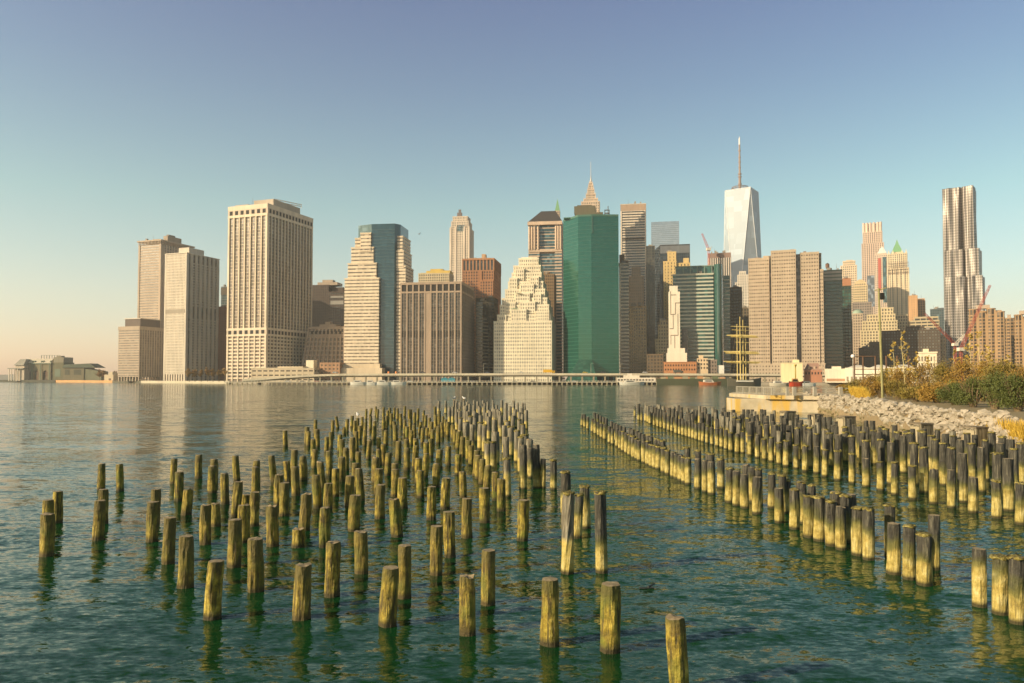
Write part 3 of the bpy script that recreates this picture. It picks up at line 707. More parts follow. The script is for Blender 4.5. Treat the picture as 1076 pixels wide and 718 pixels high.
# ---- 10 grey-brown slab
b = Bld('grey-brown slab with tan piers, dark top windows and one blank bay', 421.2, 484.3, 501.2, 296.8, 760, 9)
H = b.H; W = b.W; D = b.D = min(b.D, 60); nb = 10
b.mg.box(-W, 0, 0, D, 0, H-1)
zt = b.z(306.5); zz = 4
while zz < zt: b.mw.box(-W, 0, -.25, .1, zz, zz+1.0); b.mw.box(-.1, .25, 0, D, zz+.01, zz+.99); zz += 3.5
pi = MB()
for i in range(nb+1):
    u = -W+i*W/nb; pi.box(u-.75, u+.75, -.9, .1, 0, H)
for i in range(nb):
    u = -W+(i+.5)*W/nb; pi.box(u-.16, u+.16, -.45, .1, 0, zt)
for i in range(15): pi.box(-.1, .8, 1+i*(D-1)/14-.6, 1+i*(D-1)/14+.6, 0, H)
pi.box(-W-.9, .9, -1.05, D, H-1.6, H+.8); pi.box(-W-.9, .85, -1.0, D, zt-.9, zt+.9)
pi.box(-W+4*W/nb+.7, -W+5*W/nb-.7, -.55, .1, 0, zt-.95)
b.done(wall((.13, .11, .085)), glass((.055, .05, .04), .2, 3.2, 3.5)); pi.build('piers', wall((.36, .27, .19)), b.root)
openings(b, nb, 'x', -W, 0, -.3, zt+1, H-1.7, .72, 'top_window'); openings(b, 7, 'y', 1, D, .3, zt+1, H-1.7, .6, 'top_window')
b.part('mechanical_band', wall((.03, .028, .022)), (-W+.8, -.8, -.32, .1, b.z(354), b.z(347.5)))
# ---- 11 yellow topped block
b = Bld('cream block with bright yellow rooftop plant behind the grey-brown slab', 439.5, 471.8, 476, 287.5, 1000, 3, D=24)
block(b.mw, b.mg, -b.W, 0, 0, 24, 0, b.H, 3, 3.6, .55, .45, .4); b.done(wall((.60, .50, .32)), g_dark)
b.part('rooftop_plant', wall(YEL), (b.x(447), b.x(472), 2, 22, b.H+.91, b.z(284)), (b.x(451), b.x(464), 4, 18, b.z(284), b.z(282)), (b.x(441), b.x(447), 3, 20, b.H+.91, b.z(286)))
# ---- 12 slender cream tower
b = Bld('slender pale stone tower with chamfered crown and small dark finial', 472.3, 493.5, 496, 236.5, 1150, 2, D=30)
X, Z = b.x, b.z
block(b.mw, b.mg, X(472.3), X(493.5), 0, 30, 0, Z(240), 2.6, 3.7, .62, .35, .5)
block(b.mw, b.mg, X(473.6), X(491.8), 2, 28, Z(240), Z(232.5), 2.6, 3.7, .62, .35, .5)
block(b.mw, b.mg, X(475), X(490.4), 3.5, 26, Z(232.5), Z(227.2), 2.6, 3.7, .62, .35, .5)
for px in (473.4, 478.4, 487.6, 492.4): b.mw.box(X(px)-1.1, X(px)+1.1, -1.1, .5, 0, Z(238))
b.done(wall((.64, .54, .42)), g_grey)
for i in range(4): b.part('crown_window', g_blue, (X(480.2+i*2.1), X(481.6+i*2.1), -.75, -.5, Z(243), Z(236.5)))
b.part('finial', wall((.16, .14, .14)), (X(478.6), X(483.4), 9, 14, Z(227.2)+.9, Z(221.8)), (X(480), X(482.4), 10, 13, Z(221.8), Z(218.4)))
# ---- 13 orange-brown tower
b = Bld('orange-brown brick tower with tall dark slots at the top, beside the ziggurat tower', 486, 518.8, 530.7, 272.8, 930, 9)
X, Z = b.x, b.z; H = b.H; D = b.D = min(b.D, 50)
zt = Z(284.5)
block(b.mw, b.mg, -b.W, 0, 0, D, 0, zt, 3.3, 3.7, .5, .42, .5, side=dict(bay=3.3, floor=3.7, pier=.4, span=.3))
b.mg.box(-b.W, 0, 0, D, zt, H-1)
for i in range(10): u = -b.W+i*b.W/9; b.mw.box(u-.9, u+.9, -.6, .5, zt+.9, H)
for i in range(8): u = i*D/7; b.mw.box(-.5, .6, u-.8, u+.8, zt+.9, H)
b.mw.box(-b.W-.8, .8, -.8, D, H-.3, H+1.8)
b.mw.box(-b.W*.45-.5, -b.W*.45+3, -1.4, .4, 0, zt)
for (x0, x1, yy, ys) in ((505, 519, 296, -6), (509, 519.2, 312, -10)): block(b.mw, b.mg, X(x0), X(x1), ys, -.7, 0, Z(yy), 3.3, 3.7, .5, .42, .4)
b.done(wall(ORANGE), g_dark)
b.part('roof_plant', wall((.50, .32, .18)), (X(490), X(514), 6, D-8, H+1.81, Z(270)), (X(505), X(509), 6, 14, Z(270), Z(266)))
# ---- 14 dark small ones
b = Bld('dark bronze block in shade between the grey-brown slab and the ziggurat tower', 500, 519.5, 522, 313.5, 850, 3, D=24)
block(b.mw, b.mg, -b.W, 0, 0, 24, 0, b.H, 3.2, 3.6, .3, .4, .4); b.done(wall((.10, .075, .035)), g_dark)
b = Bld('narrow dark tower with pale curved window bands beside the grey-brown slab', 500.5, 512, 515, 317, 800, 3, D=20)
X, Z = b.x, b.z; b.mg.prism([(X(500.5), 0), (X(507), 0), (X(512), 5), (X(514), 20), (X(500.5), 20)], 0, b.H)
for k in range(int(b.H/3.7)):
    g = min(1, (b.H-k*3.7)/60); w = 1+g*.0
    b.mw.prism([(X(500.5), -.5), (X(506+g*2), -.5), (X(510.5+g*3), 4.5), (X(512+g*3), 20), (X(500.5), 20)], k*3.7, k*3.7+1.2)
b.done(wall((.30, .25, .17)), g_dark)
# ---- 15 ziggurat
b = Bld('cream brick ziggurat tower stepping up in many small setbacks', 519, 579.8, 583, 338.2, 770, 2, D=50, name='ziggurat_tower')
X, Z = b.x, b.z
st = dict(bay=2.45, floor=3.55, pier=.5, span=.48, proud=.35, sk=.08, top=1.1)
tiers = [(519, 579.8, 0, 338.2), (522.3, 578.6, 2.0, 331), (524.8, 576.5, 4.0, 320.6), (526.5, 574.4, 6.5, 313), (529.6, 571.8, 9, 303.3), (532.4, 569.6, 11.5, 294.8), (536, 567.6, 14, 285), (537.6, 566.4, 16, 277), (543, 564, 18, 268.8)]
pz = 0
for a, c, y0, yt in tiers:
    block(b.mw, b.mg, X(a), X(c), y0, 50-y0*.4, pz, Z(yt), **st); pz = Z(yt)
for a, c, y0, yb, yt in ((537, 553, .4, 338, 325.5), (524, 531.5, .6, 338, 331.5), (563, 577, .5, 338, 327.8), (546, 562, 2.6, 330, 317.5), (531, 541, 3, 330, 318), (541, 556, 5, 320, 308), (560, 568, 5.4, 320, 309), (546, 560, 8, 311, 298), (534, 542, 10, 303, 291), (556, 565, 10, 303, 290), (540, 549, 12.7, 294, 281)):
    block(b.mw, b.mg, X(a), X(c), y0, y0+5, Z(yb)+1.1, Z(yt), **st)
b.mw.box(X(545), X(562.5), 21, 34, Z(268.8)+1.1, Z(266.4))
b.done(wall((.80, .71, .52)), glass((.24, .21, .15), .3, 2.45, 3.55, .5))
cu = plain('verdigris', (.16, .34, .17), .7)
b.part('copper_ledge', cu, (X(537), X(545), -.6, 1.5, Z(325.5)+1.11, Z(324)), (X(541), X(547), 1.6, 4, Z(308.3)+1.2, Z(307)))
# right wing of the ziggurat, its shade put into the brown wall colour
b = Bld('right wing of the ziggurat tower, its shade painted as brown, behind the shoulder', 569, 582.4, 585, 288.5, 850, 3, D=30)
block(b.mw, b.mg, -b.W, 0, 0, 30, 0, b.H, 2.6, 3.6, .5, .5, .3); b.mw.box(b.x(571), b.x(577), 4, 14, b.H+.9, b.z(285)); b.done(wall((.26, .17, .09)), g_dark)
# ---- 16 hipped roof tower
b = Bld('banded stone tower with dark hipped roof and central blue glass bay', 555.6, 590.6, 594, 232, 900, 2, D=46)
X, Z = b.x, b.z; H = Z(236)
block(b.mw, b.mg, X(555.6), X(567), 0, 46, 0, H, 3.4, 3.8, .0, .5, .5, top=0); block(b.mw, b.mg, X(583.5), X(590.6), 0, 46, 0, H, 3.4, 3.8, .0, .5, .5, top=0)
b.mg.box(X(567), X(583.5), 2.2, 40, 0, H)
for k in range(int(H/3.8)): b.mw.box(X(567), X(583.5), 1.8, 2.3, k*3.8, k*3.8+(1.2 if k % 2 else .4))
for px in (556.5, 559.2, 562, 565.8, 584.6, 587, 589.5):
    b.mw.tube((X(px), -.9, Z(262)), (X(px), -.9, H-2), 1.3, seg=8)
b.mw.box(X(555)-.5, X(591), -2, 48, H, Z(232.5)); b.mw.box(X(555.6), X(590.6), -1.2, 3, Z(264.5), Z(261.5))
b.done(wall((.56, .42, .30)), g_blue)
rf = MB(); zt, ze = Z(218.4), Z(232.5)
rf.hexa([(X(555.2), -1.5, ze), (X(591), -1.5, ze), (X(591), 47, ze), (X(555.2), 47, ze), (X(567.5), 16, zt), (X(583), 16, zt), (X(583), 30, zt), (X(567.5), 30, zt)])
rf.build('hipped_roof', plain('slate', (.055, .05, .048), .6), b.root)
b = Bld('thin green copper spire rising behind the dark hipped roof', 583.5, 588.5, 590, 222, 1150, 0, D=8, name='copper_spire_tower')
X, Z = b.x, b.z; block(b.mw, b.mg, -b.W, 0, 0, 8, 0, b.H, 2.4, 3.8, .5, .5, .3); b.done(wall(TAN), g_grey)
m = MB(); m.prism([(-b.W, 0), (0, 0), (0, 8), (-b.W, 8)], b.H+.9, Z(209), top=[(-b.W*.5-.3, 3.7), (-b.W*.5+.3, 3.7), (-b.W*.5+.3, 4.3), (-b.W*.5-.3, 4.3)]); m.build('spire', cu, b.root)
# ---- 17 green glass tower
b = Bld('green mirrored glass tower with angled facets and a sloping glass skirt', 590.5, 608, 650.6, 227, 760, 0, D=40)
X, Z = b.x, b.z; H = Z(227)
foot = [(X(590.5), 22), (X(608), 0), (X(621.8), -1), (X(650.7), 3.5), (X(650.7), 50), (X(590.5), 50)]
b.mg.prism(foot, 7, H)
gl = glass((.018, .115, .085), .05, 2.2, 3.8, .05, .45)
def band(m, p, q, z, h, o=.25):
    p, q = Vector((*p, 0)), Vector((*q, 0)); d = (q-p).normalized(); nrm = Vector((d.y, -d.x, 0))*o
    a = p+nrm; c = q+nrm
    m.hexa([(a.x, a.y, z), (c.x, c.y, z), (q.x, q.y, z), (p.x, p.y, z), (a.x, a.y, z+h), (c.x, c.y, z+h), (q.x, q.y, z+h), (p.x, p.y, z+h)])
sl = MB()
for k in range(int((H-7)/3.8)):
    for i in range(3): band(sl, foot[i], foot[i+1], 7+k*3.8, .55, .12)
b.done(wall(GREEN), gl); sl.build('spandrel_lines', plain('green_spandrel', (.03, .11, .08), .35), b.root)
m = MB(); band(m, foot[0], foot[1], H-1, 2, .3); band(m, foot[1], foot[2], H-1, 2, .3); band(m, foot[2], foot[3], H-1, 2, .3)
m.box(X(592), X(650), 10, 48, H, H+1); m.tube((foot[2][0]+1, foot[2][1]-.1, H-18), (foot[2][0]+1, foot[2][1]-.1, H), .4, seg=6)
m.build('roof_rim', plain('green_rim', (.05, .14, .10), .5), b.root)
b.part('penthouse', wall((.12, .11, .07)), (X(604), X(634), 12, 36, H+1.01, Z(221)), (X(603), X(626), 14, 34, Z(221), Z(213.5)), (X(606), X(622), 18, 30, Z(213.5), Z(211.5)))
def rig(m):
    for px in (636, 639.5, 640.8): m.tube((X(px), 20, H), (X(px), 20, Z(213 if px > 639 and px < 640 else 217)), .4, seg=5)
    m.box(X(635.5), X(641), 19, 21, Z(221), Z(220.2)); m.box(X(635.5), X(641), 19, 21, Z(217.5), Z(217))
b.part('antenna_rack', wall(DKBROWN), fn=rig)
m = MB(); m.hexa([(X(597), -26, 0), (X(629), -26, 0), (X(629), -1, 0), (X(592), 16, 0), (X(608), -.6, Z(378)), (X(622), -1.6, Z(378)), (X(622), -1.1, Z(378)), (X(608), -.1, Z(378))]); m.build('glass_skirt', glass((.03, .09, .065), .08, 2.5, 2.5, .15), b.root)
b.part('lobby_band', dk, (X(623), X(650), 4.2, 20, 0, 6.9)); 
for px in (627, 633, 639, 645, 650): b.part('lobby_column', plain('green_rim', (.05, .14, .10), .5), (X(px)-.7, X(px)+.7, 2.6, 4.1, 0, 7))
# ---- 18 gothic spire
b = Bld('ornate pale pinnacle with needle spire rising behind the green glass tower', 611.5, 629, 632, 213, 1050, 0, D=24, name='spired_tower')
X, Z = b.x, b.z; block(b.mw, b.mg, X(611.5), X(630.5), 0, 24, 0, Z(212), 2.6, 3.8, .55, .4, .4)
for a, c, y0, yb, yt in ((614, 628.6, 3, 212, 208.5), (616.4, 626.2, 5, 208.5, 203), (617.8, 624.8, 7, 203, 197.5), (618.9, 623.7, 8.5, 197.5, 193), (619.8, 622.8, 10, 193, 190)):
    block(b.mw, b.mg, X(a), X(c), y0, 24-y0, Z(yb), Z(yt), 2, 3, .5, .3, .3)
    for px in (a, c): b.mw.prism([(X(px)-.8, y0-.6), (X(px)+.8, y0-.6), (X(px)+.8, y0+1), (X(px)-.8, y0+1)], Z(yb), Z(yt-2.5), top=[(X(px)-.1, y0), (X(px)+.1, y0), (X(px)+.1, y0+.2), (X(px)-.1, y0+.2)])
b.done(wall((.62, .49, .36)), g_grey)
m = MB(); m.tube((X(621.3), 12, Z(190)), (X(621.3), 12, Z(183)), 1.6, .6, 8); m.tube((X(621.3), 12, Z(183)), (X(621.3), 12, Z(167)), .45, .18, 6); m.build('spire', wall((.6, .55, .48)), b.root)
# ---- 19 tall pale banded tower
b = Bld('tall pale tower with fine horizontal bands and blank brown top storey', 653.2, 679.6, 681, 213.8, 1100, 0, D=30)
X, Z = b.x, b.z; block(b.mw, b.mg, -b.W, 0, 0, 30, 0, Z(221), 40, 3.9, .06, .52, .5, top=0)
b.mw.box(-b.W, -b.W+1.5, -.9, 30, 0, Z(221)); b.mw.box(-1.5, .4, -.9, 30, 0, Z(221))
b.done(wall((.68, .57, .44)), g_dark); b.part('top_band', wall((.40, .28, .19)), (-b.W-.5, .5, -.6, 30, Z(221)+.1, Z(214.6))); b.part('roof_rim', wall(PALE), (-b.W-.7, .7, -.8, 30, Z(214.6), Z(213.8)))
b.part('mechanical_band', wall(DKBROWN), (-b.W+2, -2, -.62, -.2, Z(251.5), Z(250)))
# ---- 20..22 cluster right of green tower
b = Bld('narrow tower with stark white window bands beside the green glass tower', 651.3, 661, 662.5, 277, 790, 0, D=20)
X, Z = b.x, b.z; block(b.mw, b.mg, -b.W, 0, 0, 20, 0, b.H, 30, 3.7, 0, .5, .5, top=.5); b.mw.box(-b.W, -b.W+1.6, -.9, 20, 0, b.H)
b.done(wall((.66, .60, .48)), g_dark); b.part('brown_top', wall((.20, .15, .11)), (X(651.3), X(657), 3, 18, b.H+.5, Z(267)), (X(657), X(661), 5, 18, b.H+.5, Z(273)))
b = Bld('dark brown tower with narrower top in front of the tall pale banded tower', 661.5, 677, 678, 291, 870, 0, D=24)
X, Z = b.x, b.z; block(b.mw, b.mg, -b.W, 0, 0, 24, 0, b.H, 2.6, 3.6, .45, .45, .4); block(b.mw, b.mg, X(664.5), X(673.5), 2, 20, b.H, Z(281.5), 2.6, 3.6, .45, .45, .4); b.done(wall((.075, .06, .045)), g_dark)
b = Bld('beige tower stepping down in sunlit terraces below the dark brown tower', 660.5, 679.5, 681, 322, 800, 0, D=24)
X, Z = b.x, b.z; block(b.mw, b.mg, X(665), 0, 6, 30, 0, b.H, 2.8, 3.6, .5, .45, .4)
for a, c, y0, yt in ((660.5, 663.6, 0, 322.5), (663.6, 666, .5, 330), (666, 668.4, 1, 338), (668.4, 670.4, 1.5, 347), (670.4, 672.6, 2, 356), (672.6, 675, 2.5, 366)): block(b.mw, b.mg, X(a), X(c), y0, 8, 0, Z(yt), 2.2, 3.6, .5, .45, .3)
b.done(wall((.46, .35, .21)), g_dark)
b = Bld('slim near-black glass tower right of the tall pale banded tower', 679.8, 688.6, 690, 259, 950, 0, D=24)
block(b.mw, b.mg, -b.W, 0, 0, 24, 0, b.H, 3.4, 3.8, .2, .15, .3); b.done(wall((.09, .08, .06)), g_dark)
# ---- 24 flat blue-grey tower far behind
b = Bld('flat blue-grey mirrored tower, plain and hazy, far behind', 684.3, 714.8, 716, 232.3, 1600, 0, D=40)
b.mg.prism([(b.x(685.2), 0), (0, 0), (0, 40), (b.x(685.2), 40)], 0, b.H); 
for k in range(int(b.H/4.2)): b.mw.box(b.x(685.2), 0, -.08, .1, k*4.2, k*4.2+.4)
b.done(plain('grey_blue_line', (.34, .38, .42), .4), glass((.30, .34, .38), .12, 6, 4.2, .08, .6))
# ---- 25 black tower
b = Bld('black-blue glass tower with grey louvred top, in front of the hazy mirrored tower', 688.8, 695.6, 725.8, 258, 1000, 0, D=40)
X, Z = b.x, b.z
block(b.mw, b.mg, X(694.5), X(725.8), 0, 40, 0, b.H, 2.8, 3.8, .16, .22, .3, top=.6, faces='FR'); b.mg.hexa([(X(688.8), 34, 0), (X(694.4), 0, 0), (X(694.4), 34, 0), (X(689), 36, 0), (X(688.8), 34, b.H), (X(694.4), 0, b.H), (X(694.4), 34, b.H), (X(689), 36, b.H)])
b.done(wall((.055, .06, .065)), glass((.02, .028, .034), .1, 2.8, 3.8)); b.part('louvred_top', wall((.15, .16, .17)), (X(694.6), X(725.7), -.55, -.35, b.H-11, b.H-1))
# ---- 26 yellow cream
b = Bld('yellow-cream tower with square head between the black tower and the green-banded block', 698, 711.5, 713, 265, 900, 0, D=24)
X, Z = b.x, b.z; block(b.mw, b.mg, X(698), X(711.5), 0, 24, 0, Z(275), 4, 3.7, .7, .5, .3); block(b.mw, b.mg, X(702.5), X(711.3), 1, 22, Z(275), Z(265), 5, 3.7, .7, .6, .3)
block(b.mw, b.mg, X(711.5), X(726), 2, 24, 0, Z(277), 4, 3.7, .6, .5, .3); b.mw.box(X(719), X(725), 4, 16, Z(277), Z(271)); b.done(wall((.66, .47, .20)), g_tan)
# ---- 27 green banded
b = Bld('wide green-glass block with pale horizontal bands and a rounded glass corner shaft', 707.8, 750.5, 752, 288, 790, 0, D=40)
X, Z = b.x, b.z; H = b.H
block(b.mw, b.mg, X(707.8), X(750.5), 0, 40, 0, H, 60, 4.0, 0, .42, .5, top=1.0)
b.mg.box(X(710.5), X(750), 5, 36, H, Z(278.5))
b.done(wall((.46, .46, .36)), g_tealdark)
m = MB()
pts = [(X(750.6), 20)] + [(X(755.5)+math.cos(t)*(X(760)-X(755.5)), 3+math.sin(t)*6) for t in [math.pi+ i*math.pi/8 for i in range(9)]] + [(X(760), 30), (X(750.6), 30)]
m.prism(pts, 0, Z(278)); m.build('corner_shaft', glass((.03, .09, .075), .06, 2, 4.0, .1), b.root)
m = MB(); m.box(X(761), X(768.2), 8, 36, 0, Z(289)); m.build('rear_wing', g_tealdark, b.root)
m = MB(); [m.box(X(760.8), X(768.2), 7.6, 8.2, k*4.0, k*4+1.3) for k in range(int(Z(289)/4))]; m.build('rear_bands', wall((.36, .38, .32)), b.root)
m = MB(); [m.box(X(711+i*7.6)-.4, X(711+i*7.6)+.4, 4.6, 5.1, H, Z(278.4)) for i in range(6)]; m.box(X(710), X(750.5), 4.4, 36, Z(279), Z(278)); m.build('penthouse_frame', wall((.20, .26, .20)), b.root)
m = MB(); m.box(X(717), X(723), -8, -.6, 0, Z(345)); m.build('dark_shaft', glass((.02, .02, .02)), b.root)
# ---- 28 white narrow
b = Bld('narrow white windowless tower marked with thin brown stepped lines', 703, 715, 716, 306.5, 735, 0, D=14)
X, Z = b.x, b.z; b.mw.box(X(703), X(715), 0, 14, Z(366), Z(306.5)); b.mw.box(X(704), X(712.8), 1, 12, Z(306.5), Z(300.2)); b.mw.box(X(700.4), X(722), -1, 14, 0, Z(371)); b.mw.box(X(701.5), X(720), -.5, 14, Z(371), Z(366))
b.done(wall((.72, .64, .50)), g_dark)
m = MB()
for a, c, y0, y1 in ((705, 705.5, 306, 330), (705, 710, 330, 330.8), (710, 710.5, 318, 330), (710.3, 715, 318, 318.8), (707.5, 708, 331, 345), (704, 708, 345, 345.8), (712.5, 713, 330, 352), (705, 713, 352, 352.8), (705, 705.4, 352, 362), (709, 709.5, 353, 366), (705, 711, 309.5, 310.3)):
    m.box(X(a), X(c)+.1, -.1, .1, Z(y1), Z(y0))
m.build('painted_lines', plain('line_paint', (.18, .12, .08)), b.root)
for r_ in range(3):
    for i in range(6): b.part('small_window', dk, (X(702.2+i*3.3), X(703.6+i*3.3), -1.06, -.9, 3+r_*6, 5.5+r_*6))
# ---- 30 beige stepped small
b = Bld('small beige stepped tower left of the narrow white tower', 690.5, 702.8, 704, 337, 800, 0, D=20)
X, Z = b.x, b.z; block(b.mw, b.mg, X(692), X(702.8), 0, 20, Z(357), Z(342), 3, 3.6, .5, .5, .3); block(b.mw, b.mg, X(694), X(702.8), 3, 20, Z(342), Z(337), 3, 3.6, .5, .5, .3); block(b.mw, b.mg, X(689), X(702.8), -.5, 20, 0, Z(357), 3, 3.6, .5, .5, .3)
b.done(wall((.44, .35, .20)), g_dark)
b = Bld('dark brown low block beside the orange brick warehouse', 680, 697, 698, 373, 760, 0, D=16, name='low_block')
block(b.mw, b.mg, -b.W, 0, 0, 16, 0, b.H, 3.4, 3.6, .4, .4, .3); b.done(wall((.14, .10, .06)), g_dark)
# ---- 29 low brick
b = Bld('long low orange brick warehouse with two rows of small windows', 697.5, 732, 733, 381, 715, 0, D=14, name='brick_warehouse')
b.mw.box(-b.W, 0, 0, 14, 0, b.H); b.mw.box(-b.W-.3, .3, -.3, 14, b.H, b.H+.7); b.done(wall((.44, .20, .085)), g_dark)
for r_ in range(2):
    for i in range(12): b.part('window', dk, (-b.W+1.2+i*(b.W-1)/12, -b.W+2.3+i*(b.W-1)/12, -.06, .1, b.H-3.6-r_*4, b.H-1.8-r_*4))
b = Bld('cream low building with small square windows right of the brick warehouse', 732, 744, 745, 376.5, 715, 0, D=14, name='low_building')
b.mw.box(-b.W+.4, 0, 0, 14, 0, b.H); b.mw.box(-b.W*.8, -b.W*.4, 3, 9, b.H, b.H+3); b.done(wall((.62, .46, .28)), g_dark)
for r_ in range(3):
    for i in range(4): b.part('window', dk, (-b.W+1.4+i*2.6, -b.W+2.6+i*2.6, -.06, .1, b.H-3-r_*3.6, b.H-1.2-r_*3.6))
b = Bld('grey-brown low building with shadowed gable left of the four-masted ship', 744.6, 753.5, 755, 379, 715, 0, D=14, name='low_building')
block(b.mw, b.mg, -b.W, 0, 0, 14, 0, b.H, 3, 3.6, .5, .5, .3); b.done(wall((.22, .17, .13)), g_dark); b.part('white_tank', wall(WHITE), (b.x(753.6), b.x(761), 1, 8, 0, b.z(384)))
# ---- 31 striped brown-top
b = Bld('tower with cream vertical stripes and brown blank top below a red crane', 745.8, 769, 770, 265.5, 1100, 0, D=30)
X, Z = b.x, b.z; block(b.mw, b.mg, -b.W, 0, 0, 30, 0, Z(270.5), 3.0, 4, .5, .0, .7, top=0); b.done(wall((.60, .50, .40)), g_dark)
b.part('blank_top', wall((.26, .17, .13)), (-b.W-.5, .5, -.8, 30, Z(270.5), b.H))
# ---- 34, 35
b = Bld('small white stone tower with stepped crown in front of the tall hazy glass tower', 773.5, 788.5, 790, 297, 1000, 0, D=24)
X, Z = b.x, b.z; block(b.mw, b.mg, -b.W, 0, 0, 24, 0, b.H, 3, 3.8, .6, .5, .3); block(b.mw, b.mg, X(776), X(788), 2, 20, b.H, Z(289), 3, 3.8, .6, .5, .3); block(b.mw, b.mg, X(778), X(785), 4, 14, Z(289), Z(285), 3, 3.8, .6, .5, .3)
b.done(wall((.66, .58, .47)), g_grey)
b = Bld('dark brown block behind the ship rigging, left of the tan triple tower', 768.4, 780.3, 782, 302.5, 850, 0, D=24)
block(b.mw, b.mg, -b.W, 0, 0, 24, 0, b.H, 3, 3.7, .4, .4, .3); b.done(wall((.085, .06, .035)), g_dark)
b = Bld('brown block just behind the masts, left of the tan triple tower', 779, 788.5, 790, 324, 900, 0, D=20)
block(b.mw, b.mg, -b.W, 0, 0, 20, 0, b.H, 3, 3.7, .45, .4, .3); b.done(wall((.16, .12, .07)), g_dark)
# ---- 33 the tall hazy glass tower with mast
b = Bld('tallest tower, white-blue tapering glass with chamfered triangles, ring and mast', 765, 797.4, 800, 196.5, 1700, 0, D=60, name='glass_skyscraper')
X, Z = b.x, b.z; w = -X(765)+0; cx = X(781.5); cy = 34; s0 = (X(797.8)-X(764.9))/2*1.0
zt = Z(196.5); zb_ = Z(352)
def rot(px, py, t): c, s_ = math.cos(t), math.sin(t); return (cx+px*c-py*s_, cy+px*s_+py*c)
th = R(27)
bot = [rot(x_*s0*1.02, y_*s0*1.02, th) for x_, y_ in ((-1, -1), (1, -1), (1, 1), (-1, 1))]
topq = [rot(x_*s0*1.22, y_*s0*1.22, th) for x_, y_ in ((0, -1), (1, 0), (0, 1), (-1, 0))]
m = MB(); m.v += [(x_, y_, zb_) for x_, y_ in bot] + [(x_, y_, zt) for x_, y_ in topq]
for i in range(4):
    j = (i+1) % 4; m.quad(i, j, 4+i); m.quad(j, 4+j, 4+i)
m.quad(4, 5, 6, 7); m.box(*(min(p[0] for p in bot)+5, max(p[0] for p in bot)-5), cy-20, cy+20, 0, zb_)
m.build('glass_shaft', glass((.32, .38, .42), .5, 17, 12.6, .10, .0), b.root)
ed = MB()
for i in range(4):
    j = (i+1) % 4
    for p, q in (((*bot[i], zb_), (*topq[i], zt)), ((*bot[j], zb_), (*topq[i], zt)), ((*topq[i], zt), (*topq[j], zt))): ed.tube(p, q, .7, seg=5)
ed.build('edge_trim', plain('bright_trim', (.75, .75, .72), .3), b.root)
m = MB(); xm = X(779.5)
for k, (r_, z_) in enumerate(((19, 195.6), (19, 193.6), (18, 192))):
    zz = Z(z_); 
    for i in range(24):
        a0, a1 = i*math.tau/24, (i+1)*math.tau/24; m.tube((xm+math.cos(a0)*r_, cy+math.sin(a0)*r_, zz), (xm+math.cos(a1)*r_, cy+math.sin(a1)*r_, zz), .9, seg=5, cap=False)
for i in range(12): a0 = i*math.tau/12; m.tube((xm+math.cos(a0)*18.5, cy+math.sin(a0)*18.5, zt), (xm+math.cos(a0)*18, cy+math.sin(a0)*18, Z(192)), .5, seg=5)
m.build('antenna_ring', wall((.22, .16, .13)), b.root)
m = MB(); m.tube((xm, cy, zt), (xm, cy, Z(180)), 3.6, 2.6, 8); m.tube((xm, cy, Z(180)), (xm, cy, Z(157)), 2.2, 1.9, 8); m.tube((xm, cy, Z(157)), (xm, cy, Z(146)), 1.7, 1.7, 8)
for z_ in (189, 181, 178, 171, 165, 160, 153): m.tube((xm, cy, Z(z_)), (xm, cy, Z(z_)+2), 4.4 if z_ > 175 else 3.2, seg=10)
m.build('mast', wall((.30, .22, .18)), b.root)
m = MB(); m.tube((xm, cy, Z(146)), (xm, cy, Z(139)), 1.7, 1.5, 8); m.tube((xm, cy, Z(139)), (xm, cy, Z(137)), .8, .3, 6); m.build('mast_head', wall((.8, .76, .7)), b.root)
# ---- 36 tan triple slab
b = Bld('wide tan concrete tower of three joined slabs with dark joints', 787.9, 866, 867, 269, 740, 0, D=40, name='triple_slab_tower')
X, Z = b.x, b.z; st = dict(bay=2.3, floor=3.7, pier=.42, span=.62, proud=.4, sk=.05, top=1.2)
block(b.mw, b.mg, X(787.9), X(809.4), 0, 30, 0, Z(269), **st)
block(b.mw, b.mg, X(812), X(837.6), -4, 30, 0, Z(262.6), **st); b.mw.box(X(803), X(843), 8, 30, Z(268), Z(264.5))
block(b.mw, b.mg, X(842.8), X(862), 0, 30, 0, Z(265.6), **st); block(b.mw, b.mg, X(860), X(864.6), 4, 30, Z(284), Z(266.5), **st); block(b.mw, b.mg, X(862.2), X(866.5), 1, 30, 0, Z(284), **st)
block(b.mw, b.mg, X(787.9), X(866.8), -5, -.6, 0, Z(383), 3, 3.7, .6, .6, .4)
b.mg.box(X(809), X(843), 3, 30, 0, Z(266))
b.done(wall((.46, .36, .25)), glass((.09, .07, .05), .2, 2.3, 3.7))
b.part('roof_vent', wall(BROWN), (X(832), X(836), 2, 8, Z(262.6)+1.2, Z(260)), (X(846), X(849), 4, 9, Z(265.6)+1.2, Z(262.5)), (X(794), X(799), 4, 9, Z(269)+1.2, Z(266.5)))
# ---- 37
b = Bld('dark teal glass block with pale top storeys right of the tan triple tower', 866.6, 886.4, 888, 284, 780, 0, D=30)
X, Z = b.x, b.z; block(b.mw, b.mg, -b.W, 0, 0, 30, 0, b.H, 60, 3.7, 0, .32, .4, top=.8); b.done(wall((.20, .24, .18)), g_tealdark)
m = MB(); [m.box(-b.W-.2, .2, -.62, -.3, Z(284)-3-k*3.7, Z(284)-.6-k*3.7) for k in range(3)]; m.build('pale_top_bands', wall(PALE), b.root)
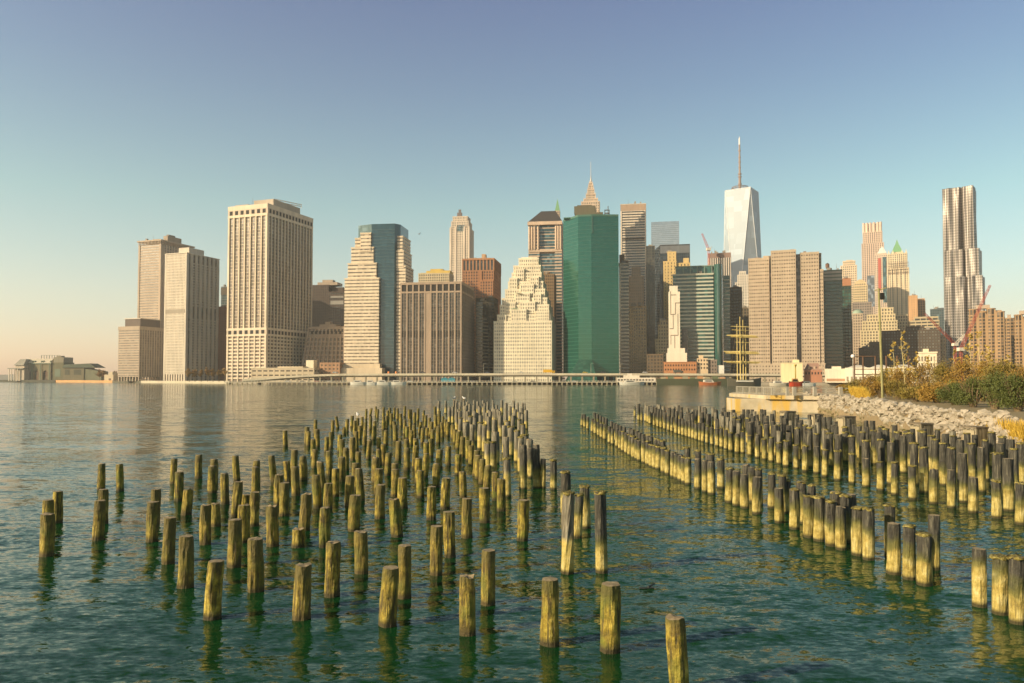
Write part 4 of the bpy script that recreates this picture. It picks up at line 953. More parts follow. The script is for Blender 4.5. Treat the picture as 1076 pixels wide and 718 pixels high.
# ---- water tank
def water_tank(px, py, Y, s, label):
    r = tag(empty('water_tank', at(px, py, Y)), label, 'water tank')
    m = MB(); m.tube((0, 0, 2*s), (0, 0, 5.5*s), 2*s, 2*s, 12); m.build('tank', wall((.20, .11, .07)), r)
    m = MB(); m.tube((0, 0, 5.5*s), (0, 0, 7*s), 2.2*s, .2, 12); m.build('conical_roof', wall(DKBROWN), r)
    for a_ in range(4):
        t = a_*math.pi/2+.7; m = MB(); m.tube((1.5*s*math.cos(t), 1.5*s*math.sin(t), 0), (1.5*s*math.cos(t), 1.5*s*math.sin(t), 2*s), .25*s, seg=5); m.build('leg', wall(DKBROWN), r)
p_ = at(869.5, 283, 790); water_tank(869.5, 283.2, 795, 1.0, 'round rooftop water tank on the dark teal glass block')
b = Bld('slim dark green tower with rust-brown head right of the dark teal block', 885.6, 895.6, 897, 292.5, 830, 0, D=24)
X, Z = b.x, b.z; block(b.mw, b.mg, -b.W, 0, 0, 24, 0, Z(301), 3, 3.7, .2, .3, .3); b.done(wall((.05, .06, .035)), g_tealdark); b.part('brown_head', wall((.40, .18, .09)), (-b.W-.3, .3, -.4, 24, Z(301)+.91, b.H))
# ---- 39..45 the right-hand stone group
def simple(label, xl, xr, yt, Y, col, gl=None, D=24, bay=3, floor=3.7, pier=.5, span=.45, name='office_tower', tiers=(), **k):
    b = Bld(label, xl, xr, xr+1, yt, Y, 0, D=D, name=name); X, Z = b.x, b.z
    block(b.mw, b.mg, -b.W, 0, 0, D, 0, b.H, bay, floor, pier, span, .35); z0 = b.H
    for a, c, y0, t in tiers: block(b.mw, b.mg, X(a), X(c), y0, D-y0, z0, Z(t), bay, floor, pier, span, .3); z0 = Z(t)
    b.done(wall(col), gl or g_grey); return b
simple('pale cream tower with stepped shoulders above the slim dark green tower', 885, 902, 279, 1200, (.66, .52, .36), tiers=((887.5, 900.5, 3, 274), (891, 898, 5, 273)))
b = simple('tall rounded cream tower rising highest behind the green spired gothic tower', 907.6, 931, 255, 1500, (.58, .44, .34), g_dark, tiers=((909, 929.6, 3, 243), (909.4, 928.8, 5, 234)), pier=.55, span=.3, bay=4)
X, Z = b.x, b.z; m = MB()
for px in (910, 913.5, 917, 921, 925, 928): m.tube((X(px), 5.5, Z(245)), (X(px), 5.5, Z(232.5)), 2.4, seg=8)
m.build('crown_bays', wall((.60, .46, .36)), b.root)
b.part('grey_glass_panel', glass((.10, .12, .14), .3), (X(912.5), X(921), -.9, -.4, Z(322), Z(289)))  # thin panel of grey glass standing proud of the front face
b = simple('cream tower under red construction netting left of the green spired tower', 921, 934.6, 267.5, 1300, (.60, .48, .38), tiers=((922, 933.6, 2, 266),))
X, Z = b.x, b.z; b.part('red_netting', plain('red_net', (.42, .10, .07)), (X(924.5), X(927.6), -.8, -.36, Z(305), Z(271))); b.part('glass_strip', g_blue, (X(929.5), X(933.4), -.8, -.36, Z(318), Z(270)))
m = MB(); m.prism([(X(924), 2), (X(934), 2), (X(934), 20), (X(924), 20)], Z(266)+.9, Z(258), top=[(X(928.4), 10), (X(929.6), 10), (X(929.6), 11), (X(928.4), 11)]); m.build('pyramid_frame', wall((.66, .60, .55)), b.root)
# gothic tower
b = Bld('pale gothic tower with green copper pyramid roof and corner pinnacles', 934.2, 957, 958.5, 280, 1250, 0, D=36, name='gothic_tower')
X, Z = b.x, b.z
block(b.mw, b.mg, -b.W, 0, 0, 36, 0, Z(282), 3.2, 3.8, .5, .28, .6); block(b.mw, b.mg, X(935), X(955.4), 2, 34, Z(282), Z(266), 3.2, 3.8, .5, .3, .6)
for px in (934.6, 938.5, 942.5, 947, 951.5, 956.6): b.mw.box(X(px)-1, X(px)+1, -1.3, .2, 0, Z(281))
def pin(m, px, y0, zb, zt, w=1.6): m.prism([(X(px)-w, y0-w), (X(px)+w, y0-w), (X(px)+w, y0+w), (X(px)-w, y0+w)], zb, zt, top=[(X(px)-.15, y0-.15), (X(px)+.15, y0-.15), (X(px)+.15, y0+.15), (X(px)-.15, y0+.15)])
block(b.mw, b.mg, X(938.6), X(951.4), 8, 30, Z(266), Z(264), 3, 3.6, .5, .4, .4)
b.done(wall((.66, .54, .36)), g_grey)
m = MB(); m.prism([(X(939), 8), (X(951), 8), (X(951), 30), (X(939), 30)], Z(264)+.9, Z(255), top=[(X(942.6), 15), (X(947.2), 15), (X(947.2), 22), (X(942.6), 22)]); m.prism([(X(942.8), 15.2), (X(947), 15.2), (X(947), 21.8), (X(942.8), 21.8)], Z(255), Z(249), top=[(X(944.8), 18.4), (X(945.1), 18.4), (X(945.1), 18.6), (X(944.8), 18.6)]); m.build('copper_roof', cu, b.root)
for px in (936, 940.5, 950, 954.5):
    m = MB(); pin(m, px, 4, Z(266)+.9, Z(261.5)); m.build('pinnacle', wall((.60, .52, .36)), b.root)
m = MB()
for z_ in (276, 279.5, 283, 286.5): m.box(X(934.6), X(957), -1.9, -1.4, Z(z_), Z(z_)+.6)
for px in (936, 939, 942, 945, 948, 951, 954, 957): m.box(X(px)-.2, X(px)+.2, -2.2, -1.95, Z(288), Z(275))
m.build('scaffold', plain('scaffold_brown', (.20, .14, .10)), b.root)
b = simple('cream tower with shallow pyramid roof in front of the tall rounded tower', 897.5, 913, 300, 1100, (.62, .48, .28), tiers=((899.5, 911.5, 3, 297),))
X, Z = b.x, b.z; m = MB(); m.prism([(X(899.5), 3), (X(911.5), 3), (X(911.5), 20), (X(899.5), 20)], Z(297)+.9, Z(292.5), top=[(X(904), 10), (X(907), 10), (X(907), 13), (X(904), 13)]); m.build('pyramid_roof', wall((.58, .44, .24)), b.root)
simple('grey stone office block left of the pole, below the pyramid-roofed cream tower', 897, 917, 318, 1050, (.30, .24, .19), g_dark)
b = simple('small domed beige building left of the terraced cream building', 897, 907.5, 330, 980, (.50, .38, .26), g_dark)
m = MB(); m.smooth = True; m.blob((-b.W/2, 8, b.H+1), (7.0, 7.0, 6.0), 3, 2, .02); m.build('dome', plain('verdigris_pale', (.30, .38, .28)), b.root)
simple('wide terraced cream building stepping up behind the pole', 905, 946, 347, 900, (.60, .48, .28), g_dark, tiers=((907, 944, 2, 337), (912, 942, 5, 330), (924, 940, 8, 323)), D=30, bay=3.2)
simple('terraced cream wing under the gothic tower', 940, 958, 338, 920, (.60, .48, .30), g_dark, tiers=((942, 955, 3, 331),))
b = simple('orange-tan block right of the gothic tower', 956.2, 965.5, 311, 1100, (.56, .33, .16), g_tan, pier=.8)
simple('orange-tan lower block with dark windows behind the beige balconied block', 965.6, 973.6, 316, 1120, (.54, .32, .17), g_dark, tiers=((966, 973, 3, 314),))
b = simple('beige balconied block with rounded bays above the dark brick housing', 957, 988, 337, 900, (.50, .40, .24), g_dark, tiers=((962, 987, 2, 333),), pier=.12, span=.5, bay=6)
simple('dark slate tower between the gothic tower and the rippled steel tower', 979, 993, 325, 1100, (.10, .115, .12), g_blue, tiers=((986.5, 993, 2, 324),), pier=.15, span=.2)
simple('long dark brown brick housing block with rows of small windows', 927.6, 989, 347, 780, (.085, .065, .045), glass((.10, .10, .085), .3, 2.8, 3.2), D=20, bay=2.8, floor=3.2, pier=.55, span=.55, tiers=((953, 972, 3, 343),))
simple('dark brown brick housing block left of the pole', 903, 928, 366, 780, (.07, .06, .045), g_dark, D=20, bay=2.8, floor=3.2, pier=.55, span=.55, tiers=((914, 926, 2, 360),))
simple('narrow cream slab at the foot of the rippled steel tower', 987.8, 994.6, 353, 790, (.62, .48, .30), g_dark, D=14)
b = Bld('small white building with a cornice and tall windows above the white pier shed', 964, 984.8, 986, 370.5, 560, 0, D=16, name='white_building')
b.mw.box(-b.W, 0, 0, 16, 0, b.H); b.mw.box(-b.W-.6, .6, -.6, 16, b.H-.5, b.H+.6); b.mw.box(-b.W*.7, -b.W*.4, 4, 9, b.H+.6, b.H+3); b.done(wall((.70, .60, .42)), g_dark)
for i in range(7): b.part('window', glass((.12, .10, .07)), (-b.W+.9+i*2.0, -b.W+1.9+i*2.0, -.06, .1, b.H-6.5, b.H-3))
for i in range(7): b.part('window', glass((.12, .10, .07)), (-b.W+.9+i*2.0, -b.W+1.9+i*2.0, -.06, .1, b.H-11.5, b.H-8))

# ---- 47 rippled steel tower
def ripple_tower():
    Y = 900
    root = tag(empty('rippled_tower', (XA(1008, Y), Y, G0)), 'tall stainless steel tower with rippling folds and two setbacks', 'building')
    ox = XA(1008, Y)
    m = MB(); gm = MB(); m.smooth = True
    ca = math.cos(math.atan(ox/Y)); root.rotation_euler.z = -math.atan(ox/Y)-R(6); root.location.x += 1.6
    X = lambda px: (XA(px, Y)-ox)*ca
    Z = lambda py: ZA(py, Y)-G0
    def body(a, c, y0, y1, zb, zt, seed, amp):
        nu = 90; nz = int((zt-zb)/3.3); n0 = len(m.v); W_ = X(c)-X(a)
        for k in range(nz+1):
            z_ = zb+(zt-zb)*k/nz
            for i in range(nu+1):
                u = i/nu; x_ = X(a)+W_*u
                ph = 1.3*math.sin(z_/58+seed)+.55*math.sin(z_/27+seed*2)
                d = amp*math.sin(u*W_/2.0+ph+1.0*math.sin(z_/75+u*2+seed)) + amp*.5*math.sin(u*W_/1.1-ph*1.3)
                d *= min(1, u*10, (1-u)*10)
                notch = 7.0*math.exp(-((u-.62)/.05)**2)
                m.v.append((x_+.35*amp*math.cos(u*W_/2.0+ph), y0-d+notch, z_))
        for k in range(nz):
            for i in range(nu):
                q = n0+k*(nu+1)+i; m.quad(q, q+1, q+nu+2, q+nu+1)
        n1 = len(m.v)
        for sgn, px, i0 in ((-1, a, 0), (1, c, nu)):
            nb_ = 14; s0 = len(m.v)
            for k in range(nz+1):
                z_ = zb+(zt-zb)*k/nz
                for i in range(nb_+1):
                    yy = y0+(y1-y0)*i/nb_; d = amp*.7*math.sin(yy/3.6+1.5*math.sin(z_/36+seed*3))*min(1, i/2)
                    e = m.v[n0+k*(nu+1)+i0]
                    m.v.append((X(px)+sgn*d if i else e[0], yy if i else e[1], z_))
            for k in range(nz):
                for i in range(nb_):
                    q = s0+k*(nb_+1)+i
                    m.quad(*((q, q+nb_+1, q+nb_+2, q+1) if sgn < 0 else (q, q+1, q+nb_+2, q+nb_+1)))
        m.box(X(a)+1, X(c)-1, y0+9, y1-.5, zb, zt-.5)
    body(991.4, 1024.8, 5, 40, 0, Z(196), .4, 1.1)
    body(992.2, 1029.3, 2.5, 38, 0, Z(262), 2.1, 1.1)
    body(993.0, 1032.6, 0, 36, 0, Z(291), 3.9, 1.05)
    t = NT('rippled_steel')
    v = t.t.nodes.new('ShaderNodeVectorMath'); v.operation = 'SNAP'; t.l(t.objco(), v.inputs[0]); v.inputs[1].default_value = (1.9, 50, 3.3)
    w_ = t.t.nodes.new('ShaderNodeTexWhiteNoise'); t.l(v.outputs[0], w_.inputs[0])
    sp = t.t.nodes.new('ShaderNodeSeparateXYZ'); t.l(t.objco(), sp.inputs[0])
    fx = t.math('FRACT', t.math('DIVIDE', sp.outputs['X'], 1.9)); fz = t.math('FRACT', t.math('DIVIDE', sp.outputs['Z'], 3.3))
    win = t.math('MULTIPLY', t.math('GREATER_THAN', fx, .42), t.math('GREATER_THAN', fz, .38))
    t.setc(t.mix(win, (.36, .32, .28), (.075, .07, .06))); t.b.inputs['Metallic'].default_value = .4
    t.l(t.math('MULTIPLY_ADD', w_.outputs[0], .12, .42), t.b.inputs['Roughness'])
    m.build('rippled_facade', t.mat, root)
    for a, c in ((992, 1000), (1002, 1010), (1013.5, 1024)):
        k = MB(); k.box(X(a), X(c), 16, 30, Z(196)-.4, Z(195)+1); k.build('roof_parapet', wall((.45, .44, .42)), root)
ripple_tower()
# ---- 48 round brown apartment towers
def apartment(label, xl, xr, yt, Y, nr, yt2=None):
    root = tag(empty('apartment_tower', (XA((xl+xr)/2, Y), Y, G0)), label, 'building', 'brown balconied apartment towers'); ox = XA((xl+xr)/2, Y)
    ca = math.cos(math.atan(ox/Y)); root.rotation_euler.z = -math.atan(ox/Y)
    W = (XA(xr, Y)-XA(xl, Y))*ca; H = ZA(yt, Y)-G0; mw, mg = MB(), MB(); r = W/(2*nr)
    for i in range(nr):
        cx_ = -W/2+r*(2*i+1); h = H-(3 if i % 2 else 0)
        pts = [(cx_+math.cos(t)*r*1.04, 4+math.sin(t)*r*1.04) for t in [j*math.tau/14 for j in range(14)]]
        mg.prism(pts, 0, h)
        big_ = [(cx_+math.cos(t)*r*1.12, 4+math.sin(t)*r*1.12) for t in [j*math.tau/14 for j in range(14)]]
        for k in range(int(h/2.9)): mw.prism(big_, k*2.9, k*2.9+1.15)
        mw.prism(big_, h, h+.8)
        if i < nr-1: mw.box(cx_+r*.85, cx_+r*1.15, -r*.9+4, 4, 0, h-1)
        for t in (-2.3, -1.57, -.8): x_, y_ = cx_+math.cos(t)*r*1.12, 4+math.sin(t)*r*1.12; mw.box(x_-.35, x_+.35, y_-.25, y_+.4, 0, h)
    mw.box(-W/2+2, W/2-2, 4, 16, 0, H-1)
    mw.build('balcony_bands', wall((.34, .22, .115)), root); mg.build('glazing', glass((.06, .045, .03), .2, 2.5, 2.9), root)
    k = MB(); k.box(-W*.3, W*.1, 2, 10, H+.8, H+4); k.build('roof_plant', wall(TAN), root)
apartment('brown balconied apartment tower with round bays, behind the red crane', 1019, 1057, 325, 650, 4)
apartment('lower brown balconied apartment tower with round bays, second from the right edge', 1057.5, 1068, 335, 690, 1)
apartment('brown balconied apartment tower with round bays, cut by the right edge', 1067, 1094, 331, 640, 3)

# ================================================================ FAR SHORE
def Pt(px, Y): return (XA(px, Y), Y)
def far_shore():
    line = [Pt(-260, 1500), Pt(0, 1330), Pt(58, 1240), Pt(118, 1120), Pt(175, 960), Pt(240, 820), Pt(283, 672), Pt(690, 668), Pt(764, 640), Pt(900, 560), Pt(1000, 500), Pt(1500, 480)]
    poly = line + [(3600, 480), (3600, 3200), (-3000, 3200)]
    m = MB(); m.prism(poly, -1, G0-.02)
    tag(m.build('ground', wall((.22, .19, .14))), kind='structure')
    hl = MB(); n = 60        # low hills on the far left horizon
    for i in range(n+1):
        x_ = -4200+i*3200/n; h = 26+26*mnoise.noise(Vector((x_*.0016, 1, 2)))+9*mnoise.noise(Vector((x_*.01, 5, 2)))
        hl.v += [(x_, 4300, 0), (x_, 4400, max(4, h)), (x_, 5200, 0)]
    for i in range(n):
        a = i*3; hl.quad(a, a+3, a+4, a+1); hl.quad(a+1, a+4, a+5, a+2)
    tag(hl.build('hills', plain('far_hill', (.12, .11, .07), .95, scale=.01)), kind='structure')
far_shore()

conc = wall((.52, .46, .34)); steel = plain('painted_steel', (.30, .28, .22), .5)
# esplanade on supports
r = tag(empty('esplanade_pier', (XA(460, 660), 656, 0)), 'long pale esplanade deck on short supports running along the far shore', 'pier')
x0, x1 = XA(238, 660)-r.location.x, XA(697, 660)-r.location.x
m = MB(); m.box(x0, x1, 0, 13, 1.9, 2.7); m.build('deck', conc, r)
m = MB(); m.box(x0, x1, .1, .25, 3.55, 3.7)
k = x0
while k < x1: m.box(k, k+.3, .1, .3, 2.7, 3.6); k += 2.6
m.build('railing', wall((.60, .54, .42)), r)
sup = None
for i in range(88):
    xx = x0+2+i*(x1-x0-4)/87
    if sup is None:
        m = MB(); m.box(-.55, .55, -.2, .9, -1, 1.9); sup = m.build('support', wall((.40, .33, .20)), r); sup.location.x = xx
    else:
        c = sup.copy(); COL.objects.link(c); c.location.x = xx
# elevated highway
def viaduct():
    Y = 690; r = tag(empty('elevated_highway', (XA(560, Y), Y, 0)), 'long cream elevated highway deck on columns in front of the towers', 'viaduct')
    ox = r.location.x; X = lambda px: XA(px, Y)-ox
    pts = [(255, 5.0), (275, 6.0), (300, 7.8), (330, 9.2), (360, 10.0), (560, 10.4), (700, 10.2), (905, 9.6)]
    m = MB(); s = MB()
    for (a, za), (c, zc) in zip(pts, pts[1:]):
        m.hexa([(X(a), 0, za-1.9), (X(c), 0, zc-1.9), (X(c), 14, zc-1.9), (X(a), 14, za-1.9), (X(a), 0, za), (X(c), 0, zc), (X(c), 14, zc), (X(a), 14, za)])
        s.hexa([(X(a), 1, za-3.0), (X(c), 1, zc-3.0), (X(c), 13, zc-3.0), (X(a), 13, za-3.0), (X(a), 1, za-1.9), (X(c), 1, zc-1.9), (X(c), 13, zc-1.9), (X(a), 13, za-1.9)])
    m.build('deck', wall((.64, .56, .40)), r); s.build('girder', wall((.20, .17, .10)), r)
    col = None; px = 300
    while px < 903:
        m = MB(); h = lerp(pts, px)-3.0
        o = MB(); o.box(-.7, .7, .6, 2.2, 2.2, h); q = o.build('column', wall((.34, .29, .19)), r); q.location.x = X(px); px += 12
    # dark return wall of the street behind
    for px in (508, 621, 652, 736):
        q = tag(empty('street_lamp', (XA(px, Y+7), Y+7, 10.3)), 'thin street lamp on the highway deck %s' % {508: 'left of the ziggurat tower', 621: 'under the green glass tower', 652: 'at the right foot of the green glass tower', 736: 'above the brick warehouse'}[px], 'street lamp', 'street lamps along the elevated highway')
        o = MB(); o.tube((0, 0, 0), (0, 0, 9), .18, .12, 6); o.build('pole', steel, q)
        o = MB(); o.tube((0, 0, 9), (2, 0, 9.4), .1, seg=5); o.box(1.6, 2.6, -.2, .2, 9.3, 9.55); o.build('lamp_head', steel, q)
viaduct()
def vehicle(px, Y, z, L, Wd, Hh, col, label, name='parked_car', cat='car', group=None, box=False):
    r = tag(empty(name, (XA(px, Y), Y, z)), label, cat, group)
    m = MB()
    if box: m.box(-L/2, L*.22, -Wd/2, Wd/2, .7, Hh); 
    else:
        m.hexa([(-L/2, -Wd/2, .35), (L/2, -Wd/2, .35), (L/2, Wd/2, .35), (-L/2, Wd/2, .35), (-L/2, -Wd/2, .95), (L/2, -Wd/2, .85), (L/2, Wd/2, .85), (-L/2, Wd/2, .95)])
        m.hexa([(-L*.4, -Wd/2+.1, .95), (L*.22, -Wd/2+.1, .9), (L*.22, Wd/2-.1, .9), (-L*.4, Wd/2-.1, .95), (-L*.28, -Wd/2+.2, Hh), (L*.08, -Wd/2+.2, Hh), (L*.08, Wd/2-.2, Hh), (-L*.28, Wd/2-.2, Hh)])
    m.build('body', plain('paint', col, .35), r)
    if box: m = MB(); m.box(L*.24, L*.48, -Wd/2, Wd/2, .5, Hh*.75); m.build('cab', plain('paint', col, .35), r)
    m = MB(); m.box(*((L*.3, L*.44, -Wd/2-.02, -Wd/2+.1, Hh*.45, Hh*.68) if box else (-L*.26, L*.1, -Wd/2+.08, -Wd/2+.14, .98, Hh-.12))); m.build('window', dk, r)
    for s in (-.3, .3):
        m = MB(); m.tube((L*s, -Wd/2-.05, .34), (L*s, -Wd/2+.25, .34), .36, seg=10); m.tube((L*s, Wd/2-.25, .34), (L*s, Wd/2+.05, .34), .36, seg=10); m.build('wheel_pair', dk, r)
vehicle(577, 694, 10.42, 11, 2.6, 3.4, (.75, .42, .02), 'yellow box truck on the elevated highway below the ziggurat tower', 'box_truck', 'truck', None, True)
vehicle(713, 694, 10.2, 9, 2.6, 3.2, (.10, .10, .08), 'dark box truck on the elevated highway above the brick warehouse', 'box_truck', 'truck', None, True)
for px, col, lb in ((303, (.6, .6, .58), 'white car at the foot of the giant slab'), (318, (.1, .1, .1), 'black car left of the leaning concrete block'), (333, (.35, .05, .04), 'red car under the leaning concrete block'),
                    (346, (.45, .44, .40), 'silver car left of the covered boats'), (431, (.62, .6, .55), 'white car under the left end of the grey-brown slab'), (497, (.12, .13, .16), 'dark blue car under the right end of the grey-brown slab'),
                    (527, (.5, .48, .44), 'silver car under the left of the ziggurat tower'), (541, (.4, .38, .3), 'beige car under the middle of the ziggurat tower'), (560, (.08, .08, .08), 'black car under the right of the ziggurat tower'),
                    (604, (.55, .53, .5), 'white car under the left of the green glass tower'), (637, (.14, .14, .13), 'charcoal car under the right of the green glass tower')):
    vehicle(px, 678, G0, 4.6, 1.8, 1.5, col, lb+', parked on the shore', group='cars parked along the far shore')
for px, col, lb in ((352, (.5, .5, .48), 'silver car above the leaning concrete block\'s foot'), (444, (.08, .08, .08), 'black car below the yellow-topped block'), (478, (.6, .58, .54), 'white car below the slender cream tower'),
                    (512, (.10, .12, .16), 'navy car left of the ziggurat tower'), (548, (.6, .58, .52), 'pale car below the middle of the ziggurat tower'), (615, (.5, .36, .04), 'yellow taxi below the green glass tower'), (634, (.06, .06, .06), 'black car right of the yellow taxi'), (678, (.55, .53, .5), 'white car above the waterside restaurant')):
    vehicle(px, 692.5, 10.42, 4.7, 1.85, 1.55, col, lb+', driving on the elevated highway', 'car', group='cars driving on the elevated highway')
for px, lb in ((408.3, 'left one of the two orange barrels beside the stepped cream tower'), (416.2, 'right one of the two orange barrels beside the stepped cream tower')):
    m = MB(); m.tube((0, 0, 0), (0, 0, 1.9), 1.0, .8, 12); m.tube((0, 0, .6), (0, 0, 1.0), 1.02, .98, 12)
    tag(m.build('orange_barrel', plain('orange_plastic', (.75, .22, .03), .5), loc=(XA(px, 695), 695, 10.2)), lb, 'traffic barrel', 'orange barrels on the elevated highway')
# boats moored at the esplanade
def boat(px, Y, L, H, hull, label, name='moored_boat', deckc=(.62, .58, .48), cabin=True, group='white boats moored at the far shore', z=0):
    r = tag(empty(name, (XA(px, Y), Y, z)), label, 'boat', group)
    m = MB(); w = L*.14; n = 10; secs = []
    for i in range(n+1):
        t = i/n; x_ = -L/2+L*t; ww = w*math.sin(min(1, (t+.08)*1.6)*math.pi/2)*(1 if t < .75 else max(.02, math.cos((t-.75)/.25*math.pi/2)))
        sh = H*(1+.35*(2*t-1)**2); secs.append((x_, ww, sh))
    for x_, ww, sh in secs: m.v += [(x_, -ww, sh), (x_*.96, -ww*.6, -.4), (x_*.96, ww*.6, -.4), (x_, ww, sh)]
    for i in range(n):
        a = i*4
        for j in range(3): m.quad(a+j, a+j+4, a+j+5, a+j+1)
        m.quad(a+3, a+7, a+4, a)
    m.quad(0, 1, 2, 3); m.build('hull', plain('hull_paint', hull, .4), r)
    if cabin:
        m = MB(); m.hexa([(-L*.3, -w*.6, H*.9), (L*.18, -w*.6, H*.9), (L*.18, w*.6, H*.9), (-L*.3, w*.6, H*.9), (-L*.27, -w*.5, H*2.0), (L*.08, -w*.5, H*2.0), (L*.08, w*.5, H*2.0), (-L*.27, w*.5, H*2.0)]); m.build('cabin', plain('cabin_paint', deckc, .5), r)
        m = MB(); m.box(-L*.22, L*.06, -w*.6-.03, -w*.5, H*1.35, H*1.7); m.build('cabin_window', dk, r)
    return r
for px, L, lb in ((377, 15, 'white boat at the dock left of the stepped cream tower'), (390, 12, 'small white boat below the stepped cream tower'), (403, 15, 'white boat at the dock below the blue glass side'), (418, 15, 'white boat at the dock just left of the grey-brown slab'), (664, 22, 'white excursion boat at the pier right of the green glass tower')):
    boat(px, 650, L, 2.0, (.74, .70, .60), lb)
boat(836.5, 520, 10, 2.6, (.62, .07, .02), 'bright red-hulled lightship moored left of the white boat', 'lightship', (.60, .30, .10), group=None)
m = MB(); m.tube((XA(836, 520), 520, 3), (XA(836, 520), 520, ZA(383, 520)), .5, .35, 8); m.tube((XA(836, 520), 520, ZA(385, 520)), (XA(836, 520), 520, ZA(383, 520)), .9, .9, 8)
tag(m.build('mast', plain('yellow_mast', (.70, .48, .08))), 'short yellow mast standing up from the red lightship', 'mast')
boat(849, 520, 11, 1.7, (.76, .72, .62), 'white boat moored just right of the red lightship')
boat(819, 525, 14, 1.8, (.66, .58, .44), 'cream boat left of the red lightship')
boat(746, 600, 18, 2.2, (.50, .16, .06), 'low orange-red barge left of the four-masted ship', 'barge', group=None)
# four-masted ship
def tall_ship():
    Y = 500; r = tag(empty('tall_ship', (XA(779, Y), Y, 0)), 'four-masted sailing ship with furled golden yards moored before the towers', 'ship')
    ox = r.location.x; X = lambda px: XA(px, Y)-ox; Z = lambda py: ZA(py, Y)
    m = MB(); L0, L1 = X(764), X(800); n = 14
    for i in range(n+1):
        t = i/n; x_ = L0+(L1-L0)*t; w = 3.4*math.sin(min(1, .15+t*1.5)*math.pi/2)*(1 if t < .7 else max(.03, math.cos((t-.7)/.3*math.pi/2)))
        h = 4.3+1.6*(2*t-1)**2; m.v += [(x_, -w, h), (x_*.97, -w*.7, -.5), (x_*.97, w*.7, -.5), (x_, w, h)]
    for i in range(n):
        a = i*4
        for j in range(3): m.quad(a+j, a+j+4, a+j+5, a+j+1)
        m.quad(a+3, a+7, a+4, a)
    m.quad(0, 1, 2, 3); m.build('hull', plain('ship_hull', (.10, .09, .06), .5), r)
    m = MB(); m.box(X(772), X(790), -3.3, -3.1, 3.0, 4.0); m.build('white_stripe', plain('ship_white', (.72, .66, .54)), r)
    gold = plain('golden_spar', (.80, .60, .20), .6)
    for px, py, rr in ((773.6, 341, .30), (777.8, 333, .36), (781.8, 336, .32), (785.4, 344, .28)):
        o = MB(); o.tube((X(px), (px-779)*.5, 3), (X(px), (px-779)*.5, Z(py)), rr, rr*.55, 8); o.build('mast', gold, r)
    for i, (py, a, c, rr) in enumerate(((343.5, 768, 789.5, .32), (353, 764, 795, .75), (354.2, 768, 797, .7), (360, 773, 788, .3), (370, 761, 797, .65), (371.4, 763, 798.5, .75), (380.4, 761, 799.5, .6), (381.4, 764, 798, .5), (347, 770, 790, .28))):
        o = MB(); o.tube((X(a), -.8+i*.25, Z(py-.4)), (X((a+c)/2), -.9+i*.25, Z(py)), rr*.5, rr, 8); o.tube((X((a+c)/2), -.9+i*.25, Z(py)), (X(c), -.8+i*.25, Z(py+.4)), rr, rr*.5, 8); o.build('yard', gold, r)
    o = MB()
    for a, c, yt in ((775.4, 766, 340), (778.6, 770, 333), (781.6, 790, 336), (784, 798, 343), (778.6, 788, 333), (775.4, 784, 350)): o.tube((X(a), 0, Z(yt)), (X(c), 0, 5), .08, seg=4)
    o.build('rigging', plain('rope', (.20, .15, .07)), r)
tall_ship()
# low waterfront buildings on the right
b = Bld('cream windowless cube building behind the red lightship', 820.5, 843.5, 845, 381, 600, 3, D=14, name='pier_building')
b.mw.box(-b.W, 0, 0, 14, 0, b.H); b.mw.box(b.x(833), b.x(840), 3, 9, b.H, b.z(378)); b.done(wall((.76, .64, .36)), g_dark); b.part('cornice', wall((.6, .5, .3)), (-b.W-.3, .3, -.3, 14.2, b.H-.6, b.H-.1))
b = Bld('small red-brick gabled building right of the cream cube building', 845, 864, 865, 389, 600, 3, D=14, name='gabled_building')
b.mw.box(-b.W, 0, 0, 14, 0, b.H); b.done(wall((.40, .18, .10)), g_dark)
m = MB(); m.prism([(-b.W, 0), (0, 0), (0, 14), (-b.W, 14)], b.H, b.z(381.5), top=[(-b.W*.8, 6.5), (-b.W*.2, 6.5), (-b.W*.2, 7.5), (-b.W*.8, 7.5)]); m.build('roof', wall((.34, .20, .14)), b.root)
for i in range(6): b.part('window', dk, (-b.W+1+i*2.3, -b.W+2+i*2.3, -.06, .1, b.H-3.5, b.H-1.6))
for i in range(3):
    b.part('dormer', wall((.5, .36, .24)), (-b.W+3+i*4, -b.W+4.6+i*4, 1, 4, b.H+.2, b.H+3))
b = Bld('low white shed with flat roof below the dark teal glass block', 867, 893, 894, 387.5, 560, 3, D=14, name='white_shed')
b.mw.box(-b.W, 0, 0, 14, 0, b.H); b.mw.box(b.x(874), b.x(884), 3, 9, b.H, b.z(385)); b.done(wall((.70, .62, .46)), g_dark); b.part('brown_band', wall((.44, .24, .13)), (-b.W+1, -1, -.1, .1, 1, 3))
b = Bld('long white pier shed with vaulted roof ridges behind the steel frame', 888, 985, 986, 386, 530, 0, D=24, name='pier_shed')
b.mw.box(-b.W, 0, 0, 24, 0, b.H); b.done(wall((.74, .66, .50)), g_dark)
for i, (a, c) in enumerate(((890, 912), (914, 936), (938, 962))):
    m = MB(); m.prism([(b.x(a), 0), (b.x(c), 0), (b.x(c), 24), (b.x(a), 24)], b.H, b.z(382.8), top=[(b.x(a)+5, 9), (b.x(c)-5, 9), (b.x(c)-5, 15), (b.x(a)+5, 15)]); m.build('roof', wall((.60, .54, .44)), b.root)
for i in range(20): b.part('bay_opening', wall((.30, .24, .16)), (-b.W+1+i*(b.W-2)/20, -b.W+2.4+i*(b.W-2)/20, -.06, .1, 1.0, 4.5))
b = Bld('low dark pier structure with green awnings on the far shore left of the ship', 690, 764, 765, 398.2, 612, 0, D=10, name='pier_building')
m = MB(); m.box(-b.W, 0, 0, 10, -3, b.H); m.build('bulkhead', wall((.055, .060, .028)), b.root)
